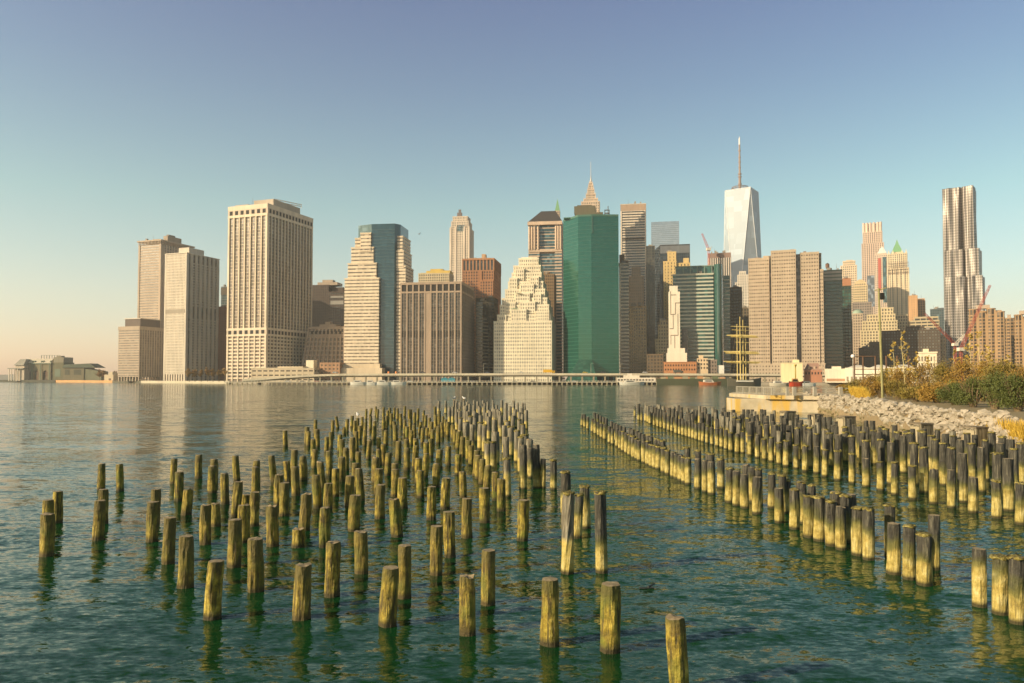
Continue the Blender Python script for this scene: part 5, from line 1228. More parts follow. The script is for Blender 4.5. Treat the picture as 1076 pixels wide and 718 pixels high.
for i in range(9): b.part('awning', wall([(.30, .26, .16), (.12, .14, .07), (.42, .22, .10)][i % 3]), (-b.W+3+i*6, -b.W+7.5+i*6, 3, 7, b.H, b.H+1.4+(i % 2)*.8))
b = Bld('pale waterside restaurant with stepped flat roofs right of the green glass tower', 648, 689, 690, 397, 664, 0, D=10, name='restaurant')
b.mw.box(-b.W, 0, 0, 10, 0, b.H); b.mw.box(b.x(655), b.x(672), 2, 8, b.H, b.z(394.5)); b.mw.box(b.x(659), b.x(664), 3, 6, b.z(394.5), b.z(392.5)); b.done(wall((.66, .58, .46)), g_dark)
for i in range(12): b.part('window', dk, (-b.W+1+i*2.7, -b.W+2.8+i*2.7, -.06, .1, 1.2, 2.6))
for px in (467, 474.5):
    m = MB(); m.box(-3, 3, 0, 4, 0, 3.2); m.prism([(-3.3, -.3), (3.3, -.3), (3.3, 4.3), (-3.3, 4.3)], 3.2, 4.2, top=[(-.2, 1.8), (.2, 1.8), (.2, 2.2), (-.2, 2.2)])
    tag(m.build('blue_kiosk', plain('blue_kiosk', (.06, .30, .36), .5), loc=(XA(px, 676), 676, G0)), 'small teal kiosk on the shore, %s of two under the grey-brown slab' % ('left' if px < 470 else 'right'), 'kiosk', 'teal kiosks')
# ---- ferry terminal, far left
def terminal():
    Y = 1260; gd = wall((.20, .17, .09)); cr = wall((.52, .46, .32)); gr = plain('green_trim', (.10, .14, .08))
    b = Bld('old green-and-cream ferry terminal with three tall arches and mansard roof', 25, 53.5, 54.5, 382.5, Y, 0, D=30, name='ferry_terminal')
    X, Z = b.x, b.z; H = b.H
    arches = [(29.6, 2.7), (38, 2.7), (47.4, 2.7)]; zs = Z(392.3)
    b.mg.box(-b.W+1, -1, 3, 28, 0, H-1)
    edges = [25] + [e for c, w in arches for e in (c-w, c+w)] + [53.5]
    for i in range(0, 8, 2): b.mw.box(X(edges[i]), X(edges[i+1]), 0, 3, 0, zs)
    b.mw.box(-b.W, 0, 0, 3, Z(389), H)
    for c, w in arches:      # arch rings
        n = 10; rr = (X(c+w)-X(c-w))/2; cc = X(c)
        for i in range(n):
            t0, t1 = math.pi*i/n, math.pi*(i+1)/n
            p = [(cc+math.cos(t)*rr, zs+math.sin(t)*rr) for t in (t0, t1)]; zt = Z(389)
            b.mw.hexa([(p[1][0], 0, p[1][1]), (p[0][0], 0, p[0][1]), (p[0][0], 3, p[0][1]), (p[1][0], 3, p[1][1]), (p[1][0], 0, max(zt, p[1][1]+.1)+.003*i), (p[0][0], 0, max(zt, p[0][1]+.1)+.003*i), (p[0][0], 3, max(zt, p[0][1]+.1)+.003*i), (p[1][0], 3, max(zt, p[1][1]+.1)+.003*i)])
    for i in (0, 2, 4, 6): b.mw.box(X(edges[i])+.3, X(edges[i+1])-.3, -.5, -.01, 0, H+1)
    b.mw.box(edges and X(37)+0, X(37)+.01, 0, .01, 0, .01)
    b.done(gd, glass((.04, .045, .03)))
    for c in (33.8, 42.6, 52):
        b.part('pilaster', gr, (X(c)-.7, X(c)+.7, -.9, -.51, 0, H))
    b.part('cornice', gr, (-b.W-1, 1, -1.6, 4, H, H+1.5))
    m = MB(); m.hexa([(-b.W, -.5, H+1.5), (0, -.5, H+1.5), (0, 28, H+1.5), (-b.W, 28, H+1.5), (-b.W+1, 5, Z(376.8)), (-1, 5, Z(376.8)), (-1, 24, Z(376.8)), (-b.W+1, 24, Z(376.8))]); m.build('mansard_roof', wall((.55, .48, .36)), b.root)
    for c in (27, 34, 36, 43, 45, 52.5): b.part('dormer', gr, (X(c)-.9, X(c)+.9, 0, 4, H+2, H+5.5))
    m = MB(); m.box(X(38), X(58), 10, 11, Z(373.4), Z(373.4)+.4)
    for i in range(8): m.box(X(38+i*2.8), X(38+i*2.8)+.4, 10, 10.9, Z(376.8), Z(373.4))
    m.build('roof_railing', gr, b.root)
    m = MB(); m.box(X(54), X(66), 1, 26, 0, Z(381)); m.build('tower_base', wall((.13, .12, .06)), b.root)
    m = MB(); m.box(X(55), X(65.6), 2, 24, Z(381), Z(375.5)); m.box(X(57), X(62), 4, 12, Z(375.5), Z(374)); m.build('tower_top', wall((.24, .21, .14)), b.root)
    b.part('tower_window', gr, (X(57), X(63), .8, 1, Z(396), Z(388)))
    b = Bld('low dark-roofed ferry slip building right of the arched terminal', 66.5, 88, 90, 386.5, Y-10, 0, D=26, name='ferry_slip')
    X, Z = b.x, b.z; b.mw.box(-b.W, 0, 0, 26, 0, b.H); b.done(wall((.15, .13, .07)), g_dark)
    m = MB(); m.hexa([(X(66), -2, b.H), (X(101), -2, b.H), (X(100), 26, b.H), (X(66), 26, b.H), (X(66), 2, Z(383.2)), (X(93), 2, Z(382)), (X(93), 22, Z(382)), (X(66), 22, Z(383.2))]); m.build('roof', wall((.06, .075, .045)), b.root)
    m = MB(); m.hexa([(X(88), 1, 0), (X(105), 3, 0), (X(105), 20, 0), (X(88), 20, 0), (X(88), 1, b.H-1), (X(105), 3, Z(390.5)), (X(105), 20, Z(390.5)), (X(88), 20, b.H-1)]); m.build('side_wing', wall((.17, .17, .10)), b.root)
    for a, c in ((68, 73), (77.5, 85)): b.part('slip_opening', wall((.07, .07, .04)), (X(a), X(c), -.2, .1, Z(394), Z(388.5)))
    b = Bld('pale pavilion with white columns and low roof at the left end', 11.5, 24.3, 25, 387, Y-5, 0, D=22, name='pavilion')
    X, Z = b.x, b.z; b.mw.box(X(15), 0, 2, 22, 0, Z(384)); b.done(wall((.56, .46, .34)), g_dark)
    m = MB(); m.box(X(8), 0, -1, 22, Z(387.8), Z(386.8)); m.hexa([(X(14), 0, Z(384)), (0, 0, Z(384)), (0, 20, Z(384)), (X(14), 20, Z(384)), (X(18), 6, Z(377.4)), (0, 6, Z(377.4)), (0, 16, Z(377.4)), (X(18), 16, Z(377.4))]); m.build('roof', wall((.30, .28, .22)), b.root)
    for px in (9.5, 12, 15, 18.5): b.part('column', wall((.7, .62, .5)), (X(px)-.6, X(px)+.6, -1, .2, 0, Z(387.8)))
    b = Bld('small cream boathouse with rounded gable at the end of the orange seawall', 109.5, 119, 121, 393.8, 1100, 10, D=14, name='boathouse')
    b.mw.box(-b.W, 0, 0, 14, 0, b.H); b.done(wall((.60, .50, .34)), g_dark)
    m = MB(); m.prism([(-b.W*.6, 0), (-b.W*.1, 0), (-b.W*.1, 14), (-b.W*.6, 14)], b.H, b.z(390.8), top=[(-b.W*.45, 3), (-b.W*.25, 3), (-b.W*.25, 10), (-b.W*.45, 10)]); m.build('gable', wall((.56, .46, .30)), b.root)
    b.part('doorway', g_dark, (-b.W*.5, -b.W*.25, -.1, .1, 0, 4))
    m = MB(); a = Pt(-3, 1290); c = Pt(58, 1215); m.hexa([(*a, -1), (*c, -1), (c[0], c[1]+25, -1), (a[0], a[1]+25, -1), (*a, 4.0), (*c, 4.0), (c[0], c[1]+25, 4.0), (a[0], a[1]+25, 4.0)])
    tag(m.build('timber_pier', wall((.05, .05, .03))), 'long dark timber pier edge below the arched ferry terminal', 'pier')
    m = MB(); a = Pt(58.7, 1210); c = Pt(118, 1085); m.hexa([(*a, -1), (*c, -1), (c[0], c[1]+8, -1), (a[0], a[1]+8, -1), (*a, 3.6), (*c, 3.2), (c[0], c[1]+8, 3.2), (a[0], a[1]+8, 3.6)])
    tag(m.build('seawall', wall((.55, .30, .12))), 'sunlit orange seawall right of the dark timber pier', 'seawall')
    m = MB(); a = Pt(118, 1083); c = Pt(148, 990); m.hexa([(*a, -1), (*c, -1), (c[0], c[1]+8, -1), (a[0], a[1]+8, -1), (*a, 3.0), (*c, 3.0), (c[0], c[1]+8, 3.0), (a[0], a[1]+8, 3.0)])
    tag(m.build('seawall', wall((.09, .08, .05))), 'dark seawall below the tan slab tower', 'seawall')
    m = MB(); a = Pt(148, 985); c = Pt(241, 810); m.hexa([(*a, -1), (*c, -1), (c[0], c[1]+6, -1), (a[0], a[1]+6, -1), (*a, 3.0), (*c, 3.0), (c[0], c[1]+6, 3.0), (a[0], a[1]+6, 3.0)])
    tag(m.build('seawall', wall((.48, .42, .30))), 'pale seawall running below the pale ribbed tower', 'seawall')
terminal()
b = Bld('dark grey low drum building at the foot of the tan block', 124, 143, 145, 397, 1010, 8, D=14, name='low_building')
b.mw.box(-b.W, 0, 0, 14, 0, b.H); b.mw.box(-b.W*.9, -2, 1, 12, b.H, b.z(395)); b.done(wall((.22, .21, .15)), g_dark)

# ---- trees and shrubs
def leafmat(name, c1, c2):
    k = ('leaf', c1)
    if k in MATS: return MATS[k]
    t = NT(name); n1 = t.noise(1.1, t.pos(), 3); n2 = t.noise(9, t.pos(), 2)
    t.setc(t.mix(n2, t.ramp(n1, [(.38, c1), (.62, c2)]), c2)); t.b.inputs['Roughness'].default_value = .7
    try: t.b.inputs['Transmission Weight'].default_value = 0
    except Exception: pass
    MATS[k] = t.mat; return t.mat
bark = plain('bark', (.17, .12, .06), .9); palebark = plain('pale_bark', (.50, .42, .20), .8)
def leaves(m, q, cx, cy, cz, rx, ry, rz, n, s, clumps=14):
    cl = []
    for i in range(clumps):
        a = q.uniform(0, math.tau); e = q.uniform(-.5, 1)*math.pi/2; rr = q.uniform(.45, .95)
        cl.append((cx+math.cos(a)*math.cos(e)*rx*rr, cy+math.sin(a)*math.cos(e)*ry*rr, cz+math.sin(e)*rz*rr, q.uniform(.22, .42)))
    for i in range(n):
        c = cl[q.randrange(clumps)]
        p = Vector((q.gauss(c[0], rx*c[3]*.6), q.gauss(c[1], ry*c[3]*.6), q.gauss(c[2], rz*c[3]*.6)))
        u = Vector((q.gauss(0, 1), q.gauss(0, 1), q.gauss(0, .6))).normalized(); w = u.orthogonal().normalized()
        w = (Matrix.Rotation(q.uniform(0, 6.28), 3, u) @ w); sz = s*q.uniform(.6, 1.4); k = len(m.v); o2 = u.cross(w)*sz*.55
        m.v += [tuple(p-w*sz), tuple(p-o2), tuple(p+w*sz), tuple(p+o2)]; m.quad(k, k+1, k+2, k+3)
def shrub(px, Y, ytop, wpx, mat, label, seed, n=2600, s=.12, zb=2.35, group='shrubs on the park bank', name='shrub'):
    q = random.Random(seed); z1 = ZA(ytop, Y); h = z1-zb; w = wpx/785*Y/2
    r = tag(empty(name, (XA(px, Y), Y, zb)), label, 'shrub', group)
    m = MB(); leaves(m, q, 0, 0, h*.5, w*1.05, max(1.2, w*.8), h*.55, n, s, 22)
    m.v = [(x_, y_, max(z_, .02)) for x_, y_, z_ in m.v]; m.build('foliage', mat, r)
    m = MB()
    for i in range(34):
        a = q.uniform(0, 6.28); p = Vector((math.cos(a)*.2, math.sin(a)*.2, -.1)); e = Vector((math.cos(a)*w*q.uniform(.3, 1), math.sin(a)*w*.7*q.uniform(.3, 1), h*q.uniform(.8, 1.12)))
        mid = p.lerp(e, .5)+Vector((q.gauss(0, .1), q.gauss(0, .1), h*.12)); m.tube(p, mid, .035, .025, 5, False); m.tube(mid, e, .025, .008, 5, False)
    m.build('stems', bark, r)
OR = leafmat('autumn_leaf', (.17, .095, .012), (.30, .18, .025)); OL = leafmat('olive_leaf', (.13, .10, .012), (.22, .165, .025)); GN = leafmat('green_leaf', (.040, .055, .008), (.09, .105, .015))
shr = [(886, 117, 405, 16, OR, 'leftmost low orange shrub at the end of the concrete wharf'), (899, 112, 400, 20, OL, 'olive shrub left of the timber pole'), (915, 104, 396, 24, OR, 'rusty orange shrub just left of the timber pole'),
       (934, 98, 391, 26, OL, 'olive-brown shrub just right of the timber pole'), (951, 93, 389, 28, OR, 'orange shrub below the green spired gothic tower'), (970, 88, 387, 30, OR, 'broad orange shrub below the small white building'),
       (990, 84, 384, 30, OL, 'tall olive shrub below the rippled steel tower, left half'), (1010, 80, 383, 32, OR, 'tall orange shrub under the red crane'), (1032, 77, 385, 34, OR, 'orange shrub below the round brown apartment tower'),
       (1054, 74, 384, 34, OL, 'olive shrub behind the dense green one at the right'), (1076, 72, 388, 34, OR, 'orange shrub at the right edge behind the green ones'),
       (962, 76, 409, 22, OL, 'low olive shrub at the rock edge below the gothic tower'), (984, 72, 404, 26, OR, 'low orange shrub at the rock edge below the rippled tower'), (1003, 66, 404, 26, GN, 'leftmost dense green shrub above the rocks'),
       (1022, 61, 399, 32, GN, 'second dense green shrub from the left above the rocks'), (1045, 57, 396, 34, GN, 'dense green shrub above the rocks below the apartment towers'), (1069, 53, 395, 34, GN, 'dense green shrub at the right edge above the rocks'),
       (925, 90, 404, 20, OR, 'low rust shrub at the foot of the timber pole'), (943, 84, 402, 22, OL, 'low olive shrub just above the rocks right of the pole'), (906, 97, 408, 18, OL, 'low shrub above the rocks left of the pole')]
for i, (px, Y, yt, w, mt, lb) in enumerate(shr): shrub(px, Y, yt, w*1.15, mt, lb, 100+i, n=7000 if Y < 80 else 4500, s=.055 if Y < 70 else .07)
def sapling(px, Y, ytop, label, seed, mat, trunkm, spread=.16, n=500, zb=2.35, group='thin saplings in the park', name='sapling', s=.10, low=.3, cat='tree', nb=16, tr=.07):
    q = random.Random(seed); h = ZA(ytop, Y)-zb
    r = tag(empty(name, (XA(px, Y), Y, zb)), label, cat, group); t = MB(); p = Vector((0, 0, -.2)); pts = [p]
    for i in range(6): p = p+Vector((q.gauss(0, h*.012), q.gauss(0, h*.012), h/6)); pts.append(p)
    for i in range(6): t.tube(pts[i], pts[i+1], tr*(1-i/7), tr*(1-(i+1)/7), 6, False)
    lf = MB()
    for i in range(nb):
        k = q.uniform(low, .98)*6; j = min(5, int(k)); b0 = pts[j].lerp(pts[j+1], k-j); a = q.uniform(0, 6.28); L = h*spread*q.uniform(.5, 1.1)*(1.3-k/6)
        e = b0+Vector((math.cos(a)*L, math.sin(a)*L, L*q.uniform(.6, 1.3))); t.tube(b0, e, tr*.35, tr*.1, 4, False)
        for b_ in range(3):
            f = b0.lerp(e, q.uniform(.3, .9)); e2 = f+Vector((q.gauss(0, L*.35), q.gauss(0, L*.35), L*q.uniform(.1, .6))); t.tube(f, e2, tr*.15, tr*.05, 3, False)
            for c_ in range(max(1, n//(nb*3))):
                g = f.lerp(e2, q.uniform(0, 1.1))+Vector((q.gauss(0, L*.07), q.gauss(0, L*.07), q.gauss(0, L*.07))); k2 = len(lf.v)
                u = Vector((q.gauss(0, s), q.gauss(0, s), q.gauss(0, s))); w = Vector((q.gauss(0, s), q.gauss(0, s), q.gauss(0, s)))*.5
                lf.v += [tuple(g-u), tuple(g-w), tuple(g+u), tuple(g+w)]; lf.quad(k2, k2+1, k2+2, k2+3)
    t.build('trunk', trunkm, r); lf.build('crown', mat, r)
YL = leafmat('yellow_leaf', (.34, .22, .03), (.52, .36, .06))
for i, (px, Y, yt, lb) in enumerate(((939, 96, 356, 'thin yellowing sapling just right of the timber pole'), (953, 92, 346, 'yellow sapling in front of the green spired gothic tower'), (963, 88, 368, 'short pale sapling below the small white building'),
        (976, 90, 372, 'thin sapling left of the rippled steel tower'), (1003, 86, 366, 'sapling below the foot of the red crane'), (1021, 82, 350, 'yellow sapling in front of the round brown apartment tower'), (1033, 78, 344, 'taller pale-stemmed sapling in front of the brown apartment tower'),
        (1041, 80, 362, 'thin sapling right of the pale-stemmed one'), (1060, 76, 372, 'small sapling near the right edge'))):
    sapling(px, Y, yt, lb, 300+i, YL, palebark, n=420, s=.07)
BR = leafmat('bare_twig', (.30, .17, .05), (.42, .25, .08))
for i, px in enumerate((199, 205, 211.5, 218, 224, 230, 236)):
    sapling(px, 795, 388+(i % 3)*.8, ['leftmost', 'second from left', 'third from left', 'middle', 'third from right', 'second from right', 'rightmost'][i]+' of the seven rust-coloured trees by the pale ribbed tower', 500+i, BR, bark, spread=.34, n=900, zb=G0, group='rust-coloured trees on the far shore', name='street_tree', s=.45, low=.35, nb=22, tr=.35)
for i, px in enumerate((104.5, 108.5, 121.5)):
    sapling(px, 1130, 389.5+i*.8, 'rusty bare tree %s' % ['just left of the cream boathouse, farther one', 'touching the left side of the cream boathouse', 'between the boathouse and the tan block'][i], 520+i, BR, bark, spread=.4, n=900, zb=G0, group='rusty trees near the ferry terminal', name='street_tree', s=.6, low=.3, nb=22, tr=.4)

# ================================================================ NEAR RIGHT BANK
WL = [(855, 106), (872, 96), (908, 80), (940, 64), (970, 55), (1000, 49.5), (1030, 45), (1076, 40), (1150, 35), (1300, 30)]
def bank():
    low = [Pt(px, Y) for px, Y in WL]; hi = [(x_+1.2, y_+5.0) for x_, y_ in low]
    m = MB(); n = len(low)
    for (a, b_) in zip(low, hi):
        m.v += [(a[0]-.6, a[1]-.8, -.6), (b_[0], b_[1], 2.25)]
    for i in range(n-1): a = i*2; m.quad(a, a+2, a+3, a+1)
    tag(m.build('bank', plain('bank_soil', (.26, .19, .10), .95)), kind='structure')
    m = MB(); land = hi + [(150, 30), (150, 135), Pt(1000, 135), Pt(905, 124), Pt(880, 122)]
    m.sheet(land, 2.25)
    tag(m.build('park_ground', plain('park_soil', (.25, .19, .09), .95)), kind='structure')
    q = random.Random(5); m = MB()
    for k in range(2600):
        px = q.uniform(853, 1120) if q.random() < .7 else q.uniform(853, 960)
        Y0 = lerp(WL, px); t = q.random()*1.06-.06; x_, y_ = Pt(px, Y0); s = q.uniform(.16, .48)*min(1, Y0/62)*(1.15 if q.random() < .15 else .85)
        m.blob((x_+t*1.4-.2, y_-1+t*6.8, -.1+t*2.45+q.uniform(0, .2)), (s*q.uniform(.8, 1.3), s*q.uniform(.8, 1.2), s*q.uniform(.55, .85)), k, 1, .5)
    t = NT('riprap_stone'); n1 = t.noise(1.6, t.pos(), 4); n2 = t.noise(14, t.pos(), 4)
    sp = t.t.nodes.new('ShaderNodeSeparateXYZ'); t.l(t.pos(), sp.inputs[0])
    c = t.mix(t.math('MULTIPLY', n2, .5), t.ramp(n1, [(.3, (.22, .19, .13)), (.5, (.36, .31, .235)), (.7, (.50, .445, .355))]), (.22, .18, .12))
    c = t.mix(t.ramp(sp.outputs['Z'], [(.5, .75), (.9, 0.0)]), c, (.13, .10, .02))
    t.setc(c); t.b.inputs['Roughness'].default_value = .9
    tag(m.build('riprap_rocks', t.mat), 'bank of tumbled pale broken rocks sloping to the water', 'rocks', kind='stuff')
    gq = MB()
    for a, c_, t0, t1 in ((942, 966, .18, .55), (1036, 1110, .05, .5), (905, 925, .8, 1.1)):
        for k in range(4200):
            px = q.uniform(a, c_); Y0 = lerp(WL, px); t = q.uniform(t0, t1); x_, y_ = Pt(px, Y0); x_ += t*1.4; y_ += -1+t*6.8; z_ = t*2.45+.4; h = q.uniform(.4, .85); an = q.uniform(0, 3.1); k_ = len(gq.v)
            dx, dy = math.cos(an)*.03, math.sin(an)*.03; lx, ly = q.gauss(0, .15), q.gauss(0, .15)
            gq.v += [(x_-dx, y_-dy, z_), (x_+dx, y_+dy, z_), (x_+lx, y_+ly, z_+h)]; gq.quad(k_, k_+1, k_+2)
    tag(gq.build('shore_grass', plain('dry_grass', (.52, .34, .04), .8)), 'patches of dry golden grass among the rocks', 'grass', kind='stuff')
bank()
def wharf():
    c0, c1, c2 = Pt(766, 121), Pt(805, 105), Pt(906, 99)
    back = [Pt(908, 122), Pt(770, 130)]
    r = tag(empty('concrete_wharf', (c1[0], c1[1], 0)), 'weathered pale concrete wharf with railing and yellow stains, left of the rocks', 'wharf'); ox, oy = c1
    L = lambda p: (p[0]-ox, p[1]-oy)
    t = NT('stained_concrete'); n1 = t.noise(.5, t.pos(), 5, .6); mp = t.t.nodes.new('ShaderNodeMapping'); mp.inputs['Scale'].default_value = (.35, .35, .06); t.l(t.pos(), mp.inputs[0])
    st = t.noise(1, mp.outputs[0], 4, .6); c = t.ramp(n1, [(.3, (.34, .28, .18)), (.7, (.52, .44, .30))])
    c = t.mix(t.ramp(st, [(.52, 0.0), (.62, .8)]), c, (.50, .30, .03)); t.setc(c); t.b.inputs['Roughness'].default_value = .9
    m = MB(); m.prism([L(c0), L(c1), L(c2), L(back[0]), L(back[1])], 1.75, 2.3); m.build('deck', t.mat, r)
    m = MB(); i1 = (c1[0]+.3, c1[1]+.5); m.prism([L((c1[0]-3.6, c1[1]+2.2)), L(i1), L((c2[0], c2[1]+.5)), L((c2[0], c2[1]+8)), L((c1[0]-3, c1[1]+9))], -.7, 1.75); m.build('wall', t.mat, r)
    m = MB(); a = Pt(772, 119); bq = Pt(797, 109); m.prism([L(a), L(bq), L((bq[0]+1, bq[1]+4)), L((a[0]+1, a[1]+4))], .9, 1.75); m.build('beam', t.mat, r)
    for px, Y in ((777, 118), (786, 114.5)):
        p = L(Pt(px, Y)); m = MB(); m.box(p[0]-.6, p[0]+.6, p[1], p[1]+1.4, -.7, .9); m.build('support', t.mat, r)
    rl = tag(empty('railing', (Pt(774, 118)[0], Pt(774, 118)[1], 2.3)), 'grey steel baluster railing on the left end of the concrete wharf', 'railing'); A = Vector(Pt(774, 118)); B_ = Vector(Pt(813, 103.5)); d = B_-A; n = 26
    for i in range(n+1):
        p = d*i/n; m = MB(); w = .09 if i % 5 == 0 else .03; m.box(p.x-w, p.x+w, p.y-w, p.y+w, 0, 1.15 if i % 5 == 0 else 1.05); m.build('post' if i % 5 == 0 else 'baluster', plain('galvanised', (.36, .33, .26), .5), rl)
    m = MB(); m.tube((0, 0, 1.1), (d.x, d.y, 1.1), .05, seg=6); m.tube((0, 0, .15), (d.x, d.y, .15), .03, seg=6); m.build('rail', plain('galvanised', (.36, .33, .26), .5), rl)
    rl = tag(empty('railing', (Pt(827, 103)[0], Pt(827, 103)[1], 2.3)), 'open railing of thick grey posts on the right part of the concrete wharf', 'railing'); A = Vector(Pt(827, 103))
    for px in (827, 834.4, 856, 883, 905):
        p = Vector(Pt(px, 102.5-(px-827)*.02))-A; m = MB(); w = .22 if px != 827 else .16; m.box(p.x-w, p.x+w, p.y-w, p.y+w, 0, 1.2); m.build('post', plain('galvanised', (.36, .33, .26), .5), rl)
    e = Vector(Pt(905, 101))-A; m = MB(); m.tube((0, 0, 1.0), (e.x, e.y, 1.0), .05, seg=6); m.tube((0, 0, .6), (e.x, e.y, .6), .03, seg=6); m.build('rail', plain('galvanised', (.36, .33, .26), .5), rl)
wharf()
# timber cribs among the piles
crib = NT('weathered_crib'); n1 = crib.noise(1, crib.objco((6, 6, 1.2)), 5); crib.setc(crib.ramp(n1, [(.35, (.10, .085, .05)), (.6, (.30, .25, .16)), (.8, (.52, .46, .32))])); crib.bump(n1, .8, .05)
for px, py, z_, w, lb in ((830, 430, 1.9, 1.2, 'square weathered timber crib below the concrete wharf, leftmost'), (860, 433, 1.9, 1.0, 'square timber crib at the left tip of the rocks'), (892, 435, 1.95, 1.2, 'square timber crib with lit left face painted pale in front of the rocks'),
                    (973, 442, 1.95, 1.15, 'dark square timber crib by the first golden grass patch'), (1031, 445.5, 1.9, 1.2, 'square timber crib by the right golden grass patch')):
    Y = (4.5-z_)*785/(py-399); r = tag(empty('timber_crib', (XA(px, Y), Y+.6, 0), .25), lb, 'timber crib', 'square timber cribs among the piles')
    w *= .82; z_ -= .1; m = MB()
    for i in range(5): m.box(-w/2+i*w/5+.01, -w/2+(i+1)*w/5-.015, -w/2, -w/2+.16, -.6, z_-.18-.04*(i % 2))
    for i in range(5): m.box(-w/2, -w/2+.15, -w/2+.17+i*w/6, -w/2+.15+(i+1)*w/6, -.6, z_-.2-.03*(i % 2)); m.box(w/2-.15, w/2, -w/2+.17+i*w/6, -w/2+.15+(i+1)*w/6, -.6, z_-.2)
    m.build('planks', crib.mat, r); m = MB(); m.box(-w/2-.01, w/2+.02, -w/2-.02, w/2+.02, z_-.17, z_-.08); m.build('cap', plain('crib_cap', (.15, .12, .075), .9, scale=5), r)
    m = MB(); m.box(-w/2-.05, -w/2-.005, -w/2+.1, w/2-.1, 0, z_-.3); m.build('lit_face_board', plain('lit_face_board', (.34, .28, .17), .9), r)  # added board: the lit left face is put into its paler colour
# timber pole
def pole():
    Y = 86; B = at(927.5, 416, Y); B.z = 2.25; T = at(923.3, 303, Y)
    r = tag(empty('timber_pole', B), 'tall slightly leaning yellow-green timber pole with a dark fitting near its top', 'pole'); d = T-B
    m = MB(); m.tube((0, 0, -.2), d*.5, .15, .13, 12); m.tube(d*.5, d, .13, .10, 12); m.build('shaft', plain('pole_wood', (.26, .24, .10), .8), r)
    m = MB(); m.box(d.x+.1, d.x+.55, -.25, .2, d.z-1.3, d.z-.55); m.build('fitting', dk, r)
    m = MB(); m.tube((d.x, 0, d.z-.2), (d.x+.9, 0, d.z+.05), .05, seg=6); m.tube((d.x-.5, 0, d.z-.25), (d.x+.4, 0, d.z-.15), .05, seg=6); m.build('bracket', plain('pole_wood', (.40, .36, .12), .8), r)
pole()
r = tag(empty('street_lamp', (XA(896.5, 118), 118, 2.25)), 'park lamp with white globe left of the steel frame', 'street lamp')
m = MB(); m.tube((0, 0, 0), (0, 0, ZA(377, 118)-2.25), .08, .06, 8); m.build('pole', steel, r)
m = MB(); m.smooth = True; m.blob((0, 0, ZA(374.5, 118)-2.25), .32, 4, 2, 0.0); m.build('globe', plain('globe', (.75, .72, .66), .4), r)
r = tag(empty('steel_frame', (XA(925, 128), 128, 2.25)), 'open brown steel frame of posts and beams behind the shrubs', 'frame'); ox = XA(925, 128); m = MB()
for px in (898, 907, 920, 931.5, 943, 955): 
    m = MB(); m.box(XA(px, 128)-ox-.09, XA(px, 128)-ox+.09, -.09, .09, 0, ZA(374, 128)-2.25); m.build('post', plain('rust_steel', (.16, .09, .05), .7), r)
for py, a, c in ((374.5, 898, 920), (388, 898, 985), (393.5, 898, 985)):
    m = MB(); m.box(XA(a, 128)-ox, XA(c, 128)-ox, -.07, .07, ZA(py, 128)-2.33, ZA(py, 128)-2.19); m.build('beam', plain('rust_steel', (.16, .09, .05), .7), r)
# red crane
def crane(px0, py0, tips, Y, label, w, mastb=None, name='construction_crane', col=(.36, .06, .03)):
    B = at(px0, py0, Y); r = tag(empty(name, (B.x, Y, G0)), label, 'crane'); red = plain('crane_red'+str(Y), col, .5); o = Vector((B.x, Y, G0))
    def lattice(a, b_, w, nm, mt):
        m = MB(); d = b_-a; L = d.length; u = d.normalized(); s = u.cross(Vector((0, 1, 0))).normalized(); k = Vector((0, 1, 0)); n = max(3, int(L/(w*1.6)))
        cs = [(s*i+k*j)*w/2 for i, j in ((-1, -1), (1, -1), (1, 1), (-1, 1))]
        for c in cs: m.tube(a+c, b_+c*.6, w*.09, w*.07, 5)
        for i in range(n):
            p, q2 = a+d*i/n, a+d*(i+1)/n; f = 1-.4*i/n
            m.tube(p+cs[0]*f, q2+cs[1]*f, w*.05, seg=4); m.tube(p+cs[1]*f, q2+cs[2]*f, w*.05, seg=4); m.tube(p+cs[3]*f, q2+cs[0]*f, w*.05, seg=4)
        m.build(nm, mt, r)
    lattice(Vector((0, 0, -1)), B-o, w, 'mast', red)
    for tx, ty, dy, nm in tips: lattice(B-o, at(tx, ty, Y+dy)-o, w*(.8), nm, red if nm != 'counter_jib' else plain('crane_white', (.7, .62, .5)))
    m = MB(); c = B-o; m.box(c.x-w*.9, c.x+w*.9, c.y-w*.8, c.y+w*.8, c.z-w*.6, c.z+w*.5); m.build('cab', plain('crane_white', (.7, .62, .5)), r)
    return r
crane(1009.5, 367, ((1040.5, 299.7, 0, 'jib'), (1018.5, 369.5, 0, 'counter_jib')), 420, 'red lattice crane with raised jib beside the round brown apartment tower', 1.7)
crane(1003.5, 362, ((971.7, 329.5, 0, 'jib'), (1013.5, 352, 0, 'counter_jib')), 430, 'red lattice crane with jib reaching left, at the foot of the rippled steel tower', 1.5)
crane(744.5, 262, ((737.6, 245.5, 0, 'jib'), (748, 259.5, 0, 'counter_jib')), 1095, 'small red crane with raised jib on top of the tower with cream stripes', 3.2, col=(.50, .10, .09))
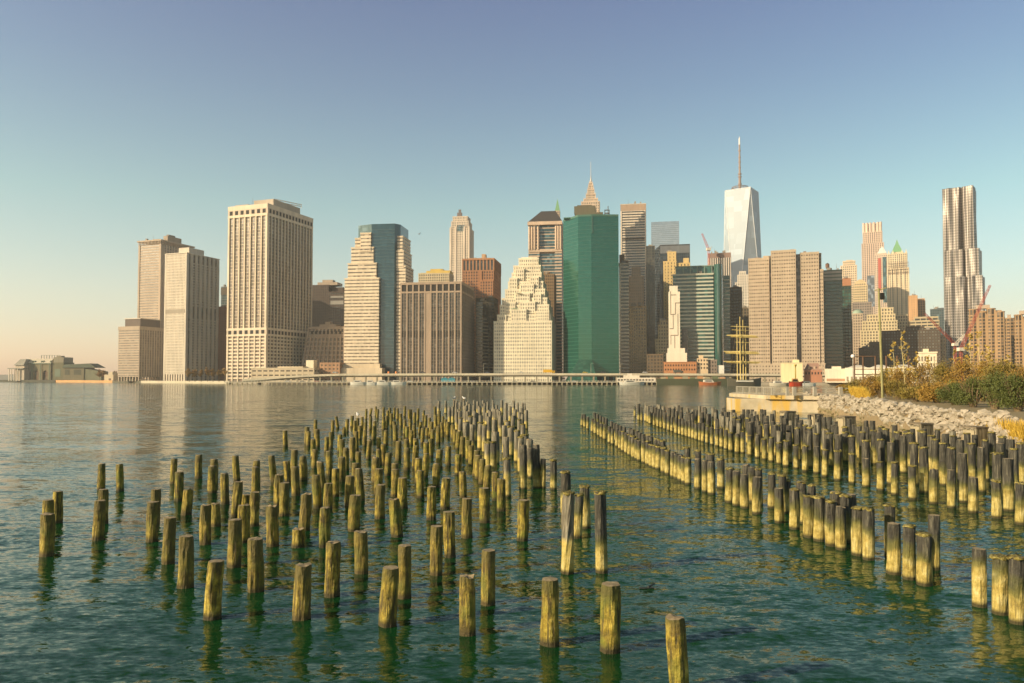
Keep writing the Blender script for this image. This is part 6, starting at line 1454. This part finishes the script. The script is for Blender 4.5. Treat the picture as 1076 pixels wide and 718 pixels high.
# gulls
def gull(p, label, rz=0, fly=False, s=1.0, col=(.75, .73, .68)):
    r = tag(empty('gull', p, rz), label, 'bird', 'gulls'); m = MB(); m.smooth = True
    prof = [(-.22, .01, .02), (-.14, .05, .02), (-.02, .085, .04), (.09, .075, .07), (.14, .05, .13), (.17, .045, .17), (.205, .035, .18), (.24, .008, .172)]
    seg = 8; n0 = 0; zo = .14
    for x_, rr, z_ in prof:
        for i in range(seg): t = i*math.tau/seg; m.v.append((x_*s, math.cos(t)*rr*s, (zo+z_+math.sin(t)*rr)*s))
    for k in range(len(prof)-1):
        for i in range(seg): j = (i+1) % seg; m.quad(k*seg+i, k*seg+j, (k+1)*seg+j, (k+1)*seg+i)
    m.build('body', plain('gull_white', col, .7), r)
    m = MB(); m.tube((.235*s, 0, (zo+.172)*s), (.285*s, 0, (zo+.16)*s), .012*s, .004*s, 6); m.build('beak', plain('beak', (.6, .35, .05)), r)
    for sg in (-1, 1):
        m = MB()
        if fly: m.hexa([(-.05*s, 0, zo*s), (.1*s, 0, zo*s), (.05*s, sg*.6*s, (zo+.25)*s), (-.02*s, sg*.6*s, (zo+.25)*s), (-.05*s, 0, (zo+.02)*s), (.1*s, 0, (zo+.02)*s), (.05*s, sg*.6*s, (zo+.27)*s), (-.02*s, sg*.6*s, (zo+.27)*s)])
        else: m.hexa([(-.26*s, sg*.03*s, (zo+.04)*s), (.08*s, sg*.05*s, (zo+.02)*s), (.08*s, sg*.09*s, (zo+.04)*s), (-.2*s, sg*.08*s, (zo+.04)*s), (-.26*s, sg*.02*s, (zo+.07)*s), (.08*s, sg*.04*s, (zo+.12)*s), (.08*s, sg*.075*s, (zo+.11)*s), (-.2*s, sg*.06*s, (zo+.09)*s)])
        m.build('wing', plain('gull_grey', (.38, .38, .37), .7), r)
    if not fly:
        for sg in (-.03, .03): m = MB(); m.tube((.02*s, sg*s, 0), (.02*s, sg*s, zo*s), .009*s, seg=5); m.build('leg', plain('beak', (.6, .35, .05)), r)
def near_pile(px, py):
    best = min(PILES, key=lambda p: (project(p['T'])[0]-px)**2+(project(p['T'])[1]-py)**2); return best
for px, py, rz, lb, s in ((375.8, 439.4, 2.0, 'gull perched on a pile left of the crowded field, below the stepped cream tower', 1.3), (477, 421, 1.0, 'gull perched on a far grey post below the slender cream tower', 1.5), (487.5, 421, 2.4, 'second gull perched on the far grey posts, right of the first', 1.5)):
    p = near_pile(px, py); gull(p['T']+Vector((0, 0, .04)), lb, rz, s=s)
gull(at(440.5, 247, 190), 'small bird flying in the sky right of the stepped cream tower', .6, True, 1.3, (.2, .16, .13))

# ---- haze
def haze():
    m = MB(); m.box(-5900, 5900, -250, 5900, -1.5, 660)
    t = bpy.data.materials.new('haze_air'); t.use_nodes = True; nt = t.node_tree; nt.nodes.remove(nt.nodes['Principled BSDF'])
    v = nt.nodes.new('ShaderNodeVolumePrincipled'); v.inputs['Color'].default_value = (.92, .90, .86, 1); v.inputs['Density'].default_value = .00010; v.inputs['Anisotropy'].default_value = .2
    nt.links.new(v.outputs[0], nt.nodes['Material Output'].inputs['Volume'])
    tag(m.build('haze', t), kind='stuff')
HAZE = True
if HAZE: haze()

m = MB(); m.tube((-.17, 0, .01), (.15, .04, .015), .03, .02, 8); m.tube((.02, .02, .03), (.2, .2, .06), .03, .015, 6)
tag(m.build('driftwood', plain('wet_wood', (.04, .045, .04), .5), loc=ground(680, 619)), 'small dark piece of driftwood floating right of the nearest stumps', 'driftwood')
